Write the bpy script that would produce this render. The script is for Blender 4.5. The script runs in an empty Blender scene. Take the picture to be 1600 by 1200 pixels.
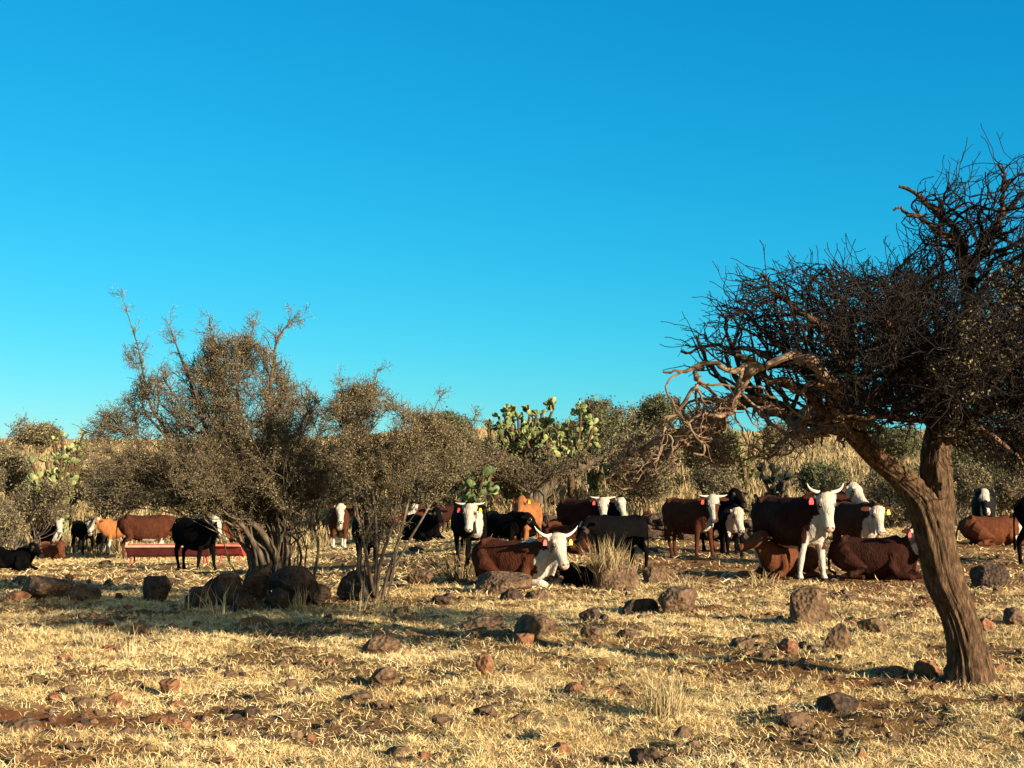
import bpy, math, random
import numpy as np
from mathutils import Vector, Matrix
R = math.radians
scene = bpy.context.scene
col = scene.collection
# ------------------------------------------------------------------ camera
F = 2220.0                     # focal length in pixels of a 1600 wide frame
CAMZ, PITCH = 1.65, math.atan(145 / F)
cam = bpy.data.cameras.new('camera'); cam.sensor_width = 36; cam.lens = F / 1600 * 36
cam.clip_start = 0.1; cam.clip_end = 6000
camo = bpy.data.objects.new('camera', cam); col.objects.link(camo)
camo.location = (0, 0, CAMZ); camo.rotation_euler = (math.pi / 2 + PITCH, 0, 0)
scene.camera = camo
# ------------------------------------------------------------------ light
SUN_EL = 15.5
SUN_DIR = Vector((0.77 * math.cos(R(SUN_EL)), -0.638 * math.cos(R(SUN_EL)), math.sin(R(SUN_EL)))).normalized()
w = bpy.data.worlds.new('World'); scene.world = w; w.use_nodes = True
nt = w.node_tree; nt.nodes.clear()
sky = nt.nodes.new('ShaderNodeTexSky'); sky.sky_type = 'NISHITA'; sky.sun_disc = False
sky.sun_elevation = R(SUN_EL); sky.sun_rotation = math.atan2(SUN_DIR.x, SUN_DIR.y)
sky.air_density = 1.0; sky.dust_density = 0.0; sky.ozone_density = 2.5
# the camera's vivid rendering of a clear winter sky: one power curve per colour channel
sp = nt.nodes.new('ShaderNodeSeparateColor'); cb = nt.nodes.new('ShaderNodeCombineColor'); nt.links.new(sky.outputs[0], sp.inputs[0])
for ch, (ga, am) in enumerate([(2.3, .29), (.84, .450), (.66, .53)]):
    m1 = nt.nodes.new('ShaderNodeMath'); m1.operation = 'MULTIPLY'; m1.inputs[1].default_value = .1
    m2 = nt.nodes.new('ShaderNodeMath'); m2.operation = 'POWER'; m2.inputs[1].default_value = ga
    m3 = nt.nodes.new('ShaderNodeMath'); m3.operation = 'MULTIPLY'; m3.inputs[1].default_value = am * 10
    nt.links.new(sp.outputs[ch], m1.inputs[0]); nt.links.new(m1.outputs[0], m2.inputs[0]); nt.links.new(m2.outputs[0], m3.inputs[0]); nt.links.new(m3.outputs[0], cb.inputs[ch])
bg = nt.nodes.new('ShaderNodeBackground'); bg.inputs['Strength'].default_value = 0.1
ou = nt.nodes.new('ShaderNodeOutputWorld')
# warm glow added on the sky's unseen sun side, to warm the shadow fill
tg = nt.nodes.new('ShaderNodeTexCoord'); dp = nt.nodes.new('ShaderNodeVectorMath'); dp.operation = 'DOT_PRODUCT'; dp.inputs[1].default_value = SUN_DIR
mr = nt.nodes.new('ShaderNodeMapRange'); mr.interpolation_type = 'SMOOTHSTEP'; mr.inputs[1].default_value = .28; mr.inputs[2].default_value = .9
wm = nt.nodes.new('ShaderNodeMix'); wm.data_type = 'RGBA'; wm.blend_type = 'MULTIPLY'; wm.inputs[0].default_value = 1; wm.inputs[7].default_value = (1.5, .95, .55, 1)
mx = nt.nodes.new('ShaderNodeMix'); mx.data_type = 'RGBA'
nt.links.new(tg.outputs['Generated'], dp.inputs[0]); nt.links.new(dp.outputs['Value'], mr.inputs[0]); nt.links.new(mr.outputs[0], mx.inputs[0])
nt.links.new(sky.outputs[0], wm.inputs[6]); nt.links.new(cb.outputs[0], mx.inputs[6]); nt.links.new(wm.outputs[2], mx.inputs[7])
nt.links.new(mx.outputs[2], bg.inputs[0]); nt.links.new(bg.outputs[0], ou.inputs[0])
sl = bpy.data.lights.new('sun', 'SUN'); sl.energy = 5.0; sl.angle = R(0.5); sl.color = (1.0, 0.89, 0.73)
so = bpy.data.objects.new('sun', sl); col.objects.link(so)
so.rotation_euler = SUN_DIR.to_track_quat('Z', 'Y').to_euler()
scene.view_settings.view_transform = 'Standard'; scene.view_settings.look = 'None'
scene.view_settings.exposure = 1.25; scene.view_settings.gamma = 1
scene.cycles.max_bounces = 5; scene.cycles.diffuse_bounces = 4; scene.cycles.glossy_bounces = 2
# ------------------------------------------------------------------ noise
def h2(ix, iy, s):
    n = (ix.astype(np.int64) * 374761393 + iy.astype(np.int64) * 668265263 + s * 974634777) & 0xffffffff
    n = ((n ^ (n >> 13)) * 1274126177) & 0xffffffff
    return ((n ^ (n >> 16)) & 0xffff) / 65535.0
def vn(x, y, s=0):
    x = np.asarray(x, float); y = np.asarray(y, float)
    ix = np.floor(x); iy = np.floor(y); fx = x - ix; fy = y - iy
    fx = fx * fx * (3 - 2 * fx); fy = fy * fy * (3 - 2 * fy)
    a = h2(ix, iy, s); b = h2(ix + 1, iy, s); c = h2(ix, iy + 1, s); d = h2(ix + 1, iy + 1, s)
    return (a + (b - a) * fx) * (1 - fy) + (c + (d - c) * fx) * fy
def fbm(x, y, s=0, o=4):
    v = 0; a = 0.5; t = 0
    for i in range(o):
        v = v + a * vn(x * 2 ** i, y * 2 ** i, s + i * 7); t += a; a *= .55
    return v / t
def sst(a, b, x):
    t = np.clip((x - a) / (b - a), 0, 1); return t * t * (3 - 2 * t)
# ------------------------------------------------------------------ terrain height
def G0(x, y):
    """smooth terrain"""
    x = np.asarray(x, float); y = np.asarray(y, float)
    a = np.arctan2(x, np.maximum(y, 1))
    left = 1 - sst(-0.2, 0.0, a)
    z = -0.036 * (np.clip(y, 19, 46) - 19) * left
    yy = np.maximum(y - 47, 0)
    hill = 0.062 * yy
    hill = np.where(yy > 110, 0.062 * 110 + 1.2 * (1 - np.exp(-(yy - 110) / 60)) - 0.004 * (yy - 110), hill)
    z = z + hill + 0.9 * (fbm(x / 30, y / 30, 5, 2) - .5) * sst(48, 75, y)
    z = z + 0.1 * (fbm(x / 5, y / 5, 9, 2) - .5)
    return z
def G(x, y):
    z = G0(x, y)
    near = 1 - sst(30, 60, np.asarray(y, float))
    z = z + near * (0.11 * (fbm(x * 1.6, y * 1.6, 21, 4) - .5) + 0.085 * np.maximum(fbm(x * 5, y * 5, 33, 3) - .54, 0) * 2 + .03 * np.maximum(fbm(x * 13, y * 13, 35, 2) - .6, 0) * 2)
    return z
def ray(px, py):
    a = (px - 800) / F; b = (600 - py) / F; c, s = math.cos(PITCH), math.sin(PITCH)
    return a, c - b * s, s + b * c
def P(px, py, Y):
    a, d, e = ray(px, py); t = Y / d
    return (a * t, Y, CAMZ + e * t)
def gp(px, py):
    """ground point seen at a pixel"""
    a, d, e = ray(px, py)
    t = np.arange(4, 220, .05)
    f = CAMZ + e * t - G0(a * t, d * t)
    i = np.argmax(f < 0) if (f < 0).any() else len(t) - 1
    return float(a * t[i]), float(d * t[i])
def gz(x, y): return float(G(np.array([x]), np.array([y]))[0])
def to_px(p):
    p = np.asarray(p, float); c, s = math.cos(PITCH), math.sin(PITCH)
    x = p[..., 0]; y = p[..., 1]; z = p[..., 2] - CAMZ
    d = y * c + z * s; u = -y * s + z * c
    return np.stack([800 + F * x / d, 600 - F * u / d], -1)
# ------------------------------------------------------------------ objects
def tag(o, label=None, cat=None, group=None, kind=None):
    if label: o['label'] = label
    if cat: o['category'] = cat
    if group: o['group'] = group
    if kind: o['kind'] = kind
    return o
def empty(name, loc, label, cat, group=None, rz=0):
    o = bpy.data.objects.new(name, None); col.objects.link(o); o.location = loc; o.rotation_euler = (0, 0, rz)
    o.empty_display_size = .2
    return tag(o, label, cat, group)
def mesh_np(name, V, Fc, mat, parent=None, smooth=False, attrs=None, loc=None):
    """V (n,3); Fc (m,3) or (m,4) or list of arrays of polygons"""
    V = np.asarray(V, np.float32)
    if not isinstance(Fc, list): Fc = [Fc]
    Fc = [np.asarray(f, np.int32) for f in Fc if len(f)]
    me = bpy.data.meshes.new(name)
    me.vertices.add(len(V)); me.vertices.foreach_set('co', V.ravel())
    li = np.concatenate([f.ravel() for f in Fc]); tot = np.concatenate([np.full(len(f), f.shape[1], np.int32) for f in Fc])
    me.loops.add(len(li)); me.loops.foreach_set('vertex_index', li)
    me.polygons.add(len(tot)); me.polygons.foreach_set('loop_start', np.concatenate([[0], np.cumsum(tot)[:-1]]).astype(np.int32))
    me.polygons.foreach_set('use_smooth', np.full(len(tot), bool(smooth)))
    me.update(calc_edges=True); me.validate()
    if attrs:
        for k, v in attrs.items():
            v = np.asarray(v, np.float32)
            if v.ndim == 1:
                at = me.attributes.new(k, 'FLOAT', 'POINT'); at.data.foreach_set('value', v)
            else:
                at = me.attributes.new(k, 'FLOAT_COLOR', 'POINT')
                at.data.foreach_set('color', np.concatenate([v, np.ones((len(v), 1), np.float32)], 1).ravel())
    me.materials.append(mat)
    o = bpy.data.objects.new(name, me); col.objects.link(o)
    if parent is not None: o.parent = parent
    if loc is not None: o.location = loc
    return o
# ------------------------------------------------------------------ materials
def new_mat(name, rough=.8, spec=.2):
    m = bpy.data.materials.new(name); m.use_nodes = True
    b = m.node_tree.nodes['Principled BSDF']; b.inputs['Roughness'].default_value = rough
    b.inputs['Specular IOR Level'].default_value = spec
    return m, m.node_tree, b
def N(nt, t, **k):
    n = nt.nodes.new(t)
    for a, v in k.items():
        if a in n.inputs.keys(): n.inputs[a].default_value = v
        else: setattr(n, a, v)
    return n
def ramp(nt, src, stops):
    r = nt.nodes.new('ShaderNodeValToRGB'); cr = r.color_ramp
    while len(cr.elements) < len(stops): cr.elements.new(.5)
    for e, (p, c) in zip(cr.elements, stops): e.position = p; e.color = (*c, 1)
    nt.links.new(src, r.inputs[0]); return r
def bump(nt, b, src, strength, dist):
    n = nt.nodes.new('ShaderNodeBump'); n.inputs['Strength'].default_value = strength; n.inputs['Distance'].default_value = dist
    nt.links.new(src, n.inputs['Height']); nt.links.new(n.outputs[0], b.inputs['Normal'])
def attr_mat(name, attr, stops, rough=.8, spec=.15, trans=0):
    m, t, b = new_mat(name, rough, spec)
    a = N(t, 'ShaderNodeAttribute', attribute_name=attr)
    r = ramp(t, a.outputs['Fac'], stops); t.links.new(r.outputs[0], b.inputs['Base Color'])
    return m
def bark_mat(name, c1, c2, c3, scale=18, stretch=.22, bs=.8, bd=.02):
    m, t, b = new_mat(name, .9, .1)
    tc = N(t, 'ShaderNodeTexCoord'); mp = N(t, 'ShaderNodeMapping'); mp.inputs['Scale'].default_value = (1, 1, stretch)
    t.links.new(tc.outputs['Object'], mp.inputs[0])
    n = N(t, 'ShaderNodeTexNoise', Scale=scale, Detail=6.0, Roughness=.65); t.links.new(mp.outputs[0], n.inputs['Vector'])
    r = ramp(t, n.outputs['Fac'], [(.3, c1), (.5, c2), (.72, c3)]); t.links.new(r.outputs[0], b.inputs['Base Color'])
    bump(t, b, n.outputs['Fac'], bs, bd)
    return m
M = {}
# ground
m, t, b = new_mat('ground_dirt', .95, .05)
a1 = N(t, 'ShaderNodeAttribute', attribute_name='straw'); a2 = N(t, 'ShaderNodeAttribute', attribute_name='red')
tc = N(t, 'ShaderNodeTexCoord')
n1 = N(t, 'ShaderNodeTexNoise', Scale=9.0, Detail=8.0, Roughness=.7); t.links.new(tc.outputs['Object'], n1.inputs['Vector'])
n2 = N(t, 'ShaderNodeTexNoise', Scale=45.0, Detail=4.0, Roughness=.7); t.links.new(tc.outputs['Object'], n2.inputs['Vector'])
dirt = ramp(t, n1.outputs['Fac'], [(.3, (.06, .032, .013)), (.5, (.21, .11, .04)), (.72, (.34, .20, .075))])
redd = ramp(t, n1.outputs['Fac'], [(.3, (.16, .055, .02)), (.5, (.27, .10, .035)), (.72, (.36, .16, .06))])
strw = ramp(t, n2.outputs['Fac'], [(.3, (.13, .08, .03)), (.5, (.46, .32, .13)), (.7, (.70, .53, .24))])
mx1 = N(t, 'ShaderNodeMix', data_type='RGBA'); t.links.new(a2.outputs['Fac'], mx1.inputs[0]); t.links.new(dirt.outputs[0], mx1.inputs[6]); t.links.new(redd.outputs[0], mx1.inputs[7])
mx2 = N(t, 'ShaderNodeMix', data_type='RGBA'); t.links.new(a1.outputs['Fac'], mx2.inputs[0]); t.links.new(mx1.outputs[2], mx2.inputs[6]); t.links.new(strw.outputs[0], mx2.inputs[7])
t.links.new(mx2.outputs[2], b.inputs['Base Color'])
ad = N(t, 'ShaderNodeMath', operation='ADD'); t.links.new(n1.outputs['Fac'], ad.inputs[0]); t.links.new(n2.outputs['Fac'], ad.inputs[1])
bump(t, b, ad.outputs[0], 1.0, .05)
M['ground'] = m
M['straw'] = attr_mat('dry_straw', 'tint', [(0, (.22, .12, .045)), (.3, (.54, .35, .13)), (.7, (.80, .58, .24)), (1, (.88, .72, .40))], .6, .3)
M['hillgrass'] = attr_mat('tall_dry_grass', 'tint', [(0, (.13, .085, .035)), (.35, (.26, .18, .075)), (.75, (.40, .29, .13)), (1, (.54, .41, .21))], .7, .2)
M['bark'] = bark_mat('dark_rough_bark', (.02, .012, .007), (.085, .048, .024), (.21, .12, .06), 34, .30, 1.0, .03)
M['twig'] = bark_mat('bare_twig_bark', (.006, .005, .004), (.017, .012, .009), (.045, .028, .018), 10, .6, .3, .01)
M['deadwood'] = bark_mat('weathered_dead_wood', (.05, .028, .015), (.17, .10, .055), (.36, .24, .14), 14, .3, .5, .01)
M['bushwood'] = bark_mat('grey_brown_stem', (.03, .022, .014), (.095, .068, .042), (.22, .16, .10), 14, .3, .5, .01)
M['fineleaf'] = attr_mat('tiny_olive_leaf', 'tint', [(0, (.06, .046, .02)), (.4, (.17, .128, .05)), (.75, (.26, .195, .08)), (1, (.34, .26, .13))], .7, .2)
M['thorntree'] = attr_mat('brown_thorn_leaf', 'tint', [(0, (.05, .035, .015)), (.5, (.12, .09, .035)), (1, (.20, .15, .06))], .7, .2)
M['brush'] = attr_mat('dry_brush_twig', 'tint', [(0, (.06, .05, .025)), (.5, (.15, .12, .055)), (1, (.27, .22, .11))], .8, .1)
M['greenbrush'] = attr_mat('dull_green_brush', 'tint', [(0, (.03, .035, .015)), (.5, (.08, .085, .032)), (1, (.15, .145, .06))], .8, .1)
M['pad'] = attr_mat('cactus_pad_skin', 'tint', [(0, (.05, .065, .02)), (.4, (.12, .15, .045)), (.8, (.24, .25, .08)), (1, (.40, .32, .11))], .55, .3)
M['shadedpad'] = attr_mat('shaded_cactus_skin', 'tint', [(0, (.010, .012, .008)), (.5, (.028, .032, .02)), (1, (.08, .09, .04))], .6, .2)  # near-black pads: the tree's shade is put into their colour
# rock
def rock_mat(name, c):
    m, t, b = new_mat(name, .9, .15)
    tc = N(t, 'ShaderNodeTexCoord'); n = N(t, 'ShaderNodeTexNoise', Scale=7.0, Detail=8.0, Roughness=.7)
    t.links.new(tc.outputs['Object'], n.inputs['Vector'])
    r = ramp(t, n.outputs['Fac'], [(.3, c[0]), (.5, c[1]), (.7, c[2])]); t.links.new(r.outputs[0], b.inputs['Base Color'])
    v = N(t, 'ShaderNodeTexVoronoi', Scale=22.0); t.links.new(tc.outputs['Object'], v.inputs['Vector'])
    ad = N(t, 'ShaderNodeMath', operation='ADD'); t.links.new(n.outputs['Fac'], ad.inputs[0]); t.links.new(v.outputs['Distance'], ad.inputs[1])
    bump(t, b, ad.outputs[0], .9, .03)
    return m
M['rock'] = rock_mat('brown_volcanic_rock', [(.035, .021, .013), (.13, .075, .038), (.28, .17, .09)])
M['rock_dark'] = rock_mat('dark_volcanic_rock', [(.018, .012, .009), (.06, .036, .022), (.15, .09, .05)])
M['rock_red'] = rock_mat('reddish_volcanic_rock', [(.07, .033, .017), (.22, .095, .042), (.34, .17, .08)])
# cattle
m, t, b = new_mat('cattle_hide', .8, .02)
a = N(t, 'ShaderNodeAttribute', attribute_name='hide'); tc = N(t, 'ShaderNodeTexCoord')
mp = N(t, 'ShaderNodeMapping'); mp.inputs['Scale'].default_value = (1, 1, .5); t.links.new(tc.outputs['Object'], mp.inputs[0])
n = N(t, 'ShaderNodeTexNoise', Scale=14.0, Detail=6.0, Roughness=.7); t.links.new(mp.outputs[0], n.inputs['Vector'])
r = ramp(t, n.outputs['Fac'], [(.3, (.6, .6, .6)), (.7, (1.25, 1.2, 1.15))])
mx = N(t, 'ShaderNodeMix', data_type='RGBA', blend_type='MULTIPLY'); mx.inputs[0].default_value = 1
t.links.new(a.outputs['Color'], mx.inputs[6]); t.links.new(r.outputs[0], mx.inputs[7]); t.links.new(mx.outputs[2], b.inputs['Base Color'])
n3 = N(t, 'ShaderNodeTexNoise', Scale=40.0, Detail=3.0); t.links.new(mp.outputs[0], n3.inputs['Vector'])
bump(t, b, n3.outputs['Fac'], .9, .02)
M['hide'] = m
def plain(name, c, rough=.6, spec=.3, nz=0.25, sc=20.0):
    m, t, b = new_mat(name, rough, spec)
    tc = N(t, 'ShaderNodeTexCoord'); n = N(t, 'ShaderNodeTexNoise', Scale=sc, Detail=5.0); t.links.new(tc.outputs['Object'], n.inputs['Vector'])
    r = ramp(t, n.outputs['Fac'], [(.3, tuple(x * (1 - nz) for x in c)), (.7, tuple(min(1, x * (1 + nz)) for x in c))])
    t.links.new(r.outputs[0], b.inputs['Base Color']); return m
M['horn'] = plain('pale_horn', (.62, .52, .36), .45, .4)
M['eye'] = plain('dark_eye', (.008, .006, .005), .15, .5)
M['tag_yellow'] = plain('yellow_tag_plastic', (.80, .60, .03), .5, .4, .05)
M['tag_red'] = plain('red_tag_plastic', (.72, .06, .05), .5, .4, .05)
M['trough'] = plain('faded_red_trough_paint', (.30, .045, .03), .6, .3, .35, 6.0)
M['trough_shaded'] = plain('shaded_red_paint', (.07, .014, .01), .7, .2, .4, 5.0)  # shade from cattle and bush put into the trough's colour
M['trough_lit'] = plain('sunlit_red_trough_rim', (.78, .26, .17), .7, .2, .2, 6.0)  # sunlight on the inner face put into a paler rim colour
M['feed'] = plain('dry_feed', (.40, .28, .12), .9, .1, .4, 40.0)

# ------------------------------------------------------------------ ground sheet
rr = [3.0]
while rr[-1] < 2600: rr.append(rr[-1] * (1.0062 if rr[-1] < 60 else 1.03) if rr[-1] > 6.5 else rr[-1] + .25)
rr = np.array(rr)
aa = np.concatenate([np.linspace(-180, -32, 26)[:-1], np.linspace(-32, 32, 260), np.linspace(32, 180, 26)[1:-1]])
A, RR = np.meshgrid(np.radians(aa), rr)
gx = RR * np.sin(A); gy = RR * np.cos(A)
nr, na = gx.shape
def dirt_f(x, y):
    """bare soil 0..1"""
    n = fbm(x * .9, y * 1.3, 51, 4)
    d = sst(.465, .60, n)
    c = .0 + .30 * sst(12, 17, y) + .3 * sst(17.5, 21, y)
    right = sst(.5, 3.5, x) * (1 - sst(8, 9.2, y) * 0)
    d = np.clip(d * .9 + c * (.4 + .9 * fbm(x * 2.5, y * 2.5, 61, 3)) + .22 * right, 0, 1)
    px = 800 + F * x / np.maximum(y, .1)
    patch = np.exp(-(((x + 3.2) / 1.15) ** 2 + ((y - 9.85) / .45) ** 2) ** 2)     # the bare red patch
    d = np.maximum(d, patch)
    return d * (1 - sst(36, 44, y))
def red_f(x, y):
    patch = np.exp(-(((x + 3.2) / 1.6) ** 2 + ((y - 9.8) / .6) ** 2))
    tr = np.exp(-(((x - 3.4) / 1.5) ** 2 + ((y - 11.3) / .8) ** 2))
    far = .5 * sst(14, 20, y) * sst(-1, 5, x) * (1 - sst(28, 36, y))
    return np.clip(patch * 1.1 + tr * .8 + far + .5 * sst(.55, .72, fbm(x * .6, y * .6, 71, 3)), 0, 1)
gzv = G(gx, gy)
gv = np.stack([gx, gy, gzv], -1).reshape(-1, 3)
i, j = np.meshgrid(np.arange(nr - 1), np.arange(na), indexing='ij')
j2 = (j + 1) % na
fq = np.stack([i * na + j, i * na + j2, (i + 1) * na + j2, (i + 1) * na + j], -1).reshape(-1, 4)[:, ::-1]
cidx = len(gv); gv = np.concatenate([gv, [[0, 0, 0]]])
ft = np.stack([np.arange(na), np.full(na, cidx), (np.arange(na) + 1) % na], -1)[:, ::-1]
dm = dirt_f(gx, gy).ravel(); rm = red_f(gx, gy).ravel()
ground = mesh_np('ground', gv, [fq, ft], M['ground'], smooth=True,
                 attrs={'straw': np.append(1 - dm, 1), 'red': np.append(rm, 0)})
tag(ground, kind='structure')

# ------------------------------------------------------------------ blades of straw
def blades(x, y, L, W, az, el, rng, bend=.3, z=None):
    """curved blades: 5 verts, a quad and a triangle each"""
    n = len(x)
    if z is None: z = G(x, y)
    d = np.stack([np.cos(az) * np.cos(el), np.sin(az) * np.cos(el), np.sin(el)], -1)
    s = np.stack([-np.sin(az), np.cos(az), np.zeros(n)], -1) * (W / 2)[:, None]
    tw = rng.uniform(-1, 1, n)[:, None] * (W / 2)[:, None] * np.array([0, 0, 1.]); s = s + tw
    b = np.stack([x, y, z - .005], -1)
    m = b + d * (L * .55)[:, None]
    tip = b + d * L[:, None]; tip[:, 2] -= bend * L * rng.uniform(-.2, 1, n)
    tip[:, :2] += rng.normal(0, .12, (n, 2)) * L[:, None]
    V = np.stack([b - s, b + s, m + s * .8, m - s * .8, tip], 1).reshape(-1, 3)
    k = np.arange(n)[:, None] * 5
    return V, k + np.array([[0, 1, 2, 3]]), k + np.array([[3, 2, 4]])
def blade_obj(name, parts, mat, parent=None, loc=None):
    V = []; Q = []; T = []; tt = []; o = 0
    for (v, q, t3), tint in parts:
        V.append(v); Q.append(q + o); T.append(t3 + o); tt.append(np.repeat(tint, 5)); o += len(v)
    V = np.concatenate(V)
    if loc is not None: V = V - np.array(loc)
    return mesh_np(name, V, [np.concatenate(Q), np.concatenate(T)], mat, parent, attrs={'tint': np.concatenate(tt)}, loc=loc)
rng = np.random.default_rng(4)
def scatter(n, y0, y1, ang=.40, dens=None, power=1.0):
    u = rng.random(n); y = (y0 ** (1 - power + 1) + u * (y1 ** (2 - power) - y0 ** (2 - power))) ** (1 / (2 - power))
    x = y * rng.uniform(-ang, ang, n)
    keep = rng.random(n) < dens(x, y) if dens is not None else np.ones(n, bool)
    return x[keep], y[keep]
parts = []
gd = lambda x, y: np.clip((1 - dirt_f(x, y)) * (.12 + 1.0 * sst(.32, .56, fbm(x * 4.5, y * 4.5, 81, 3))) + .09, 0, 1) * (1 - .93 * np.exp(-(((x + 3.2) / 1.15) ** 2 + ((y - 9.85) / .42) ** 2) ** 2))
# flattened straw litter
x, y = scatter(1500000, 7.2, 22, .52, gd, 1.35); n = len(x)
parts.append((blades(x, y, rng.uniform(.018, .075, n) * (1 + y / 40), rng.uniform(.0020, .0045, n) * (.7 + y / 22), rng.uniform(0, 6.283, n), R(1) * rng.uniform(0, 1, n) ** 1.6 * 55, rng, .2), np.clip(rng.normal(.5, .24, n) + .7 * (fbm(x * 1.2, y * 1.2, 91, 3) - .5), 0, 1)))
# short standing tufts
cx, cy = scatter(9000, 7.2, 24, .52, lambda x, y: gd(x, y) ** 1.5 * (.3 + 1.2 * (fbm(x * .8, y * .8, 17, 2) > .52)), 1.3); k = rng.integers(6, 16, len(cx))
x = np.repeat(cx, k) + rng.normal(0, .03, k.sum()); y = np.repeat(cy, k) + rng.normal(0, .03, k.sum()); n = len(x)
parts.append((blades(x, y, rng.uniform(.03, .08, n), rng.uniform(.0025, .005, n) * (.8 + y / 25), rng.uniform(0, 6.283, n), R(1) * rng.uniform(30, 85, n), rng, .25), np.clip(rng.normal(.6, .2, n), 0, 1)))
# sparse cover among the cattle
x, y = scatter(190000, 20, 48, .52, lambda x, y: gd(x, y) * .8, 1.3); n = len(x)
parts.append((blades(x, y, rng.uniform(.06, .2, n), rng.uniform(.008, .02, n), rng.uniform(0, 6.283, n), R(1) * rng.uniform(3, 40, n), rng, .1), np.clip(rng.normal(.45, .2, n), 0, 1)))
tag(blade_obj('dry_grass', parts, M['straw']), 'short trampled golden straw covering the stony foreground', 'grass', kind='stuff')
# tall dry grass on the rising ground behind
cx, cy = scatter(18500, 44, 150, .52, lambda x, y: sst(44, 52, y) * (.3 + .9 * fbm(x / 6, y / 6, 95, 3)), 1.5); k = rng.integers(8, 16, len(cx))
x = np.repeat(cx, k) + rng.normal(0, .10, k.sum()) * 1; y = np.repeat(cy, k) + rng.normal(0, .10, k.sum()); n = len(x)
hh = np.repeat(rng.uniform(.35, .8, len(cx)), k)
tn = np.repeat(np.clip(rng.normal(.5, .2, len(cx)), 0, 1), k)
tag(blade_obj('hill_grass', [(blades(x, y, hh * rng.uniform(.6, 1.1, n), rng.uniform(.02, .045, n) * (.6 + y / 90), rng.uniform(0, 6.283, n), R(1) * rng.uniform(50, 88, n), rng, .15), np.clip(tn + rng.normal(0, .15, n), 0, 1))], M['hillgrass']),
    'tall pale dry grass on the slope behind the herd', 'grass', kind='stuff')
# ------------------------------------------------------------------ branches, vectorised per generation
def unit(v): return v / np.maximum(np.linalg.norm(v, axis=-1, keepdims=True), 1e-9)
def resample(pts, K):
    pts = np.asarray(pts, float)
    # Catmull-Rom
    p = np.concatenate([[2 * pts[0] - pts[1]], pts, [2 * pts[-1] - pts[-2]]]); n = len(pts) - 1
    u = np.linspace(0, n - 1e-6, K); i = u.astype(int); t = (u - i)[:, None]
    a, b, c, d = p[i], p[i + 1], p[i + 2], p[i + 3]
    return .5 * ((2 * b) + (-a + c) * t + (2 * a - 5 * b + 4 * c - d) * t ** 2 + (-a + 3 * b - 3 * c + d) * t ** 3)
def tubes(P_, R_, ns):
    """P_ (N,K,3), R_ (N,K) -> verts, quads"""
    Nn, K, _ = P_.shape
    T = np.empty_like(P_); T[:, 1:-1] = P_[:, 2:] - P_[:, :-2]; T[:, 0] = P_[:, 1] - P_[:, 0]; T[:, -1] = P_[:, -1] - P_[:, -2]
    T = unit(T)
    ref = np.where(np.abs(T[:, :1, 2:3]) > .8, np.array([[[1., .1, 0]]]), np.array([[[0., .05, 1.]]]))
    A_ = unit(np.cross(T, np.broadcast_to(ref, T.shape))); B_ = np.cross(T, A_)
    th = np.arange(ns) / ns * 2 * math.pi
    V = P_[:, :, None] + R_[:, :, None, None] * (np.cos(th)[None, None, :, None] * A_[:, :, None] + np.sin(th)[None, None, :, None] * B_[:, :, None])
    V = V.reshape(-1, 3)
    n, k, s = np.meshgrid(np.arange(Nn), np.arange(K - 1), np.arange(ns), indexing='ij')
    b = n * K * ns + k * ns; s2 = (s + 1) % ns
    q = np.stack([b + s, b + s2, b + ns + s2, b + ns + s], -1).reshape(-1, 4)
    return V, q
def spawn(rng, P_, R_, m, length, K, ang, wander, bias, rf, t0=.2, t1=1.0, rmin=.002, inside=None, rtip=.35):
    """m children per parent"""
    Nn, Kp, _ = P_.shape
    pi = np.repeat(np.arange(Nn), m); n = len(pi)
    t = rng.uniform(t0, t1, n) * (Kp - 1.001); i = t.astype(int); f = (t - i)[:, None]
    p = P_[pi, i] * (1 - f) + P_[pi, i + 1] * f
    tan = unit(P_[pi, i + 1] - P_[pi, i])
    r0 = R_[pi, i] * rf
    rnd = unit(np.cross(tan, rng.normal(0, 1, (n, 3))))
    al = rng.normal(ang, ang * .3, n)[:, None]
    d = unit(tan * np.cos(al) + rnd * np.sin(al) + np.asarray(bias(p) if callable(bias) else bias))
    L = (rng.uniform(*length, n) * (1 - .35 * t / (Kp - 1)))
    def make(L_):
        Q = np.empty((n, K, 3)); Q[:, 0] = p; dd = d.copy()
        rs = np.random.default_rng(int(rng.integers(1e9)))
        for k in range(1, K):
            dd = unit(dd + rs.normal(0, wander, (n, 3)) + .35 * np.asarray(bias(Q[:, k - 1]) if callable(bias) else bias))
            Q[:, k] = Q[:, k - 1] + dd * (L_ / (K - 1))[:, None]
        return Q
    if inside is None: Q = make(L); ok = np.ones(n, bool)
    else:
        Q = make(L); ok = inside(Q[:, -1])
        for s in (.72, .5, .33):
            Q2 = make(L * s); o2 = inside(Q2[:, -1]) & ~ok
            Q[o2] = Q2[o2]; ok |= o2
    Q = Q[ok]; r0 = np.maximum(r0[ok], rmin * 1.3)
    Rr = np.maximum(r0[:, None] * np.linspace(1, rtip, K)[None], rmin)
    return Q, Rr
def in_poly(pts2, poly):
    x, y = pts2[:, 0], pts2[:, 1]; r = np.zeros(len(x), bool); n = len(poly)
    for i in range(n):
        x1, y1 = poly[i]; x2, y2 = poly[(i + 1) % n]
        if y1 == y2: continue
        c = ((y1 > y) != (y2 > y)) & (x < (x2 - x1) * (y - y1) / (y2 - y1) + x1); r ^= c
    return r
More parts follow.
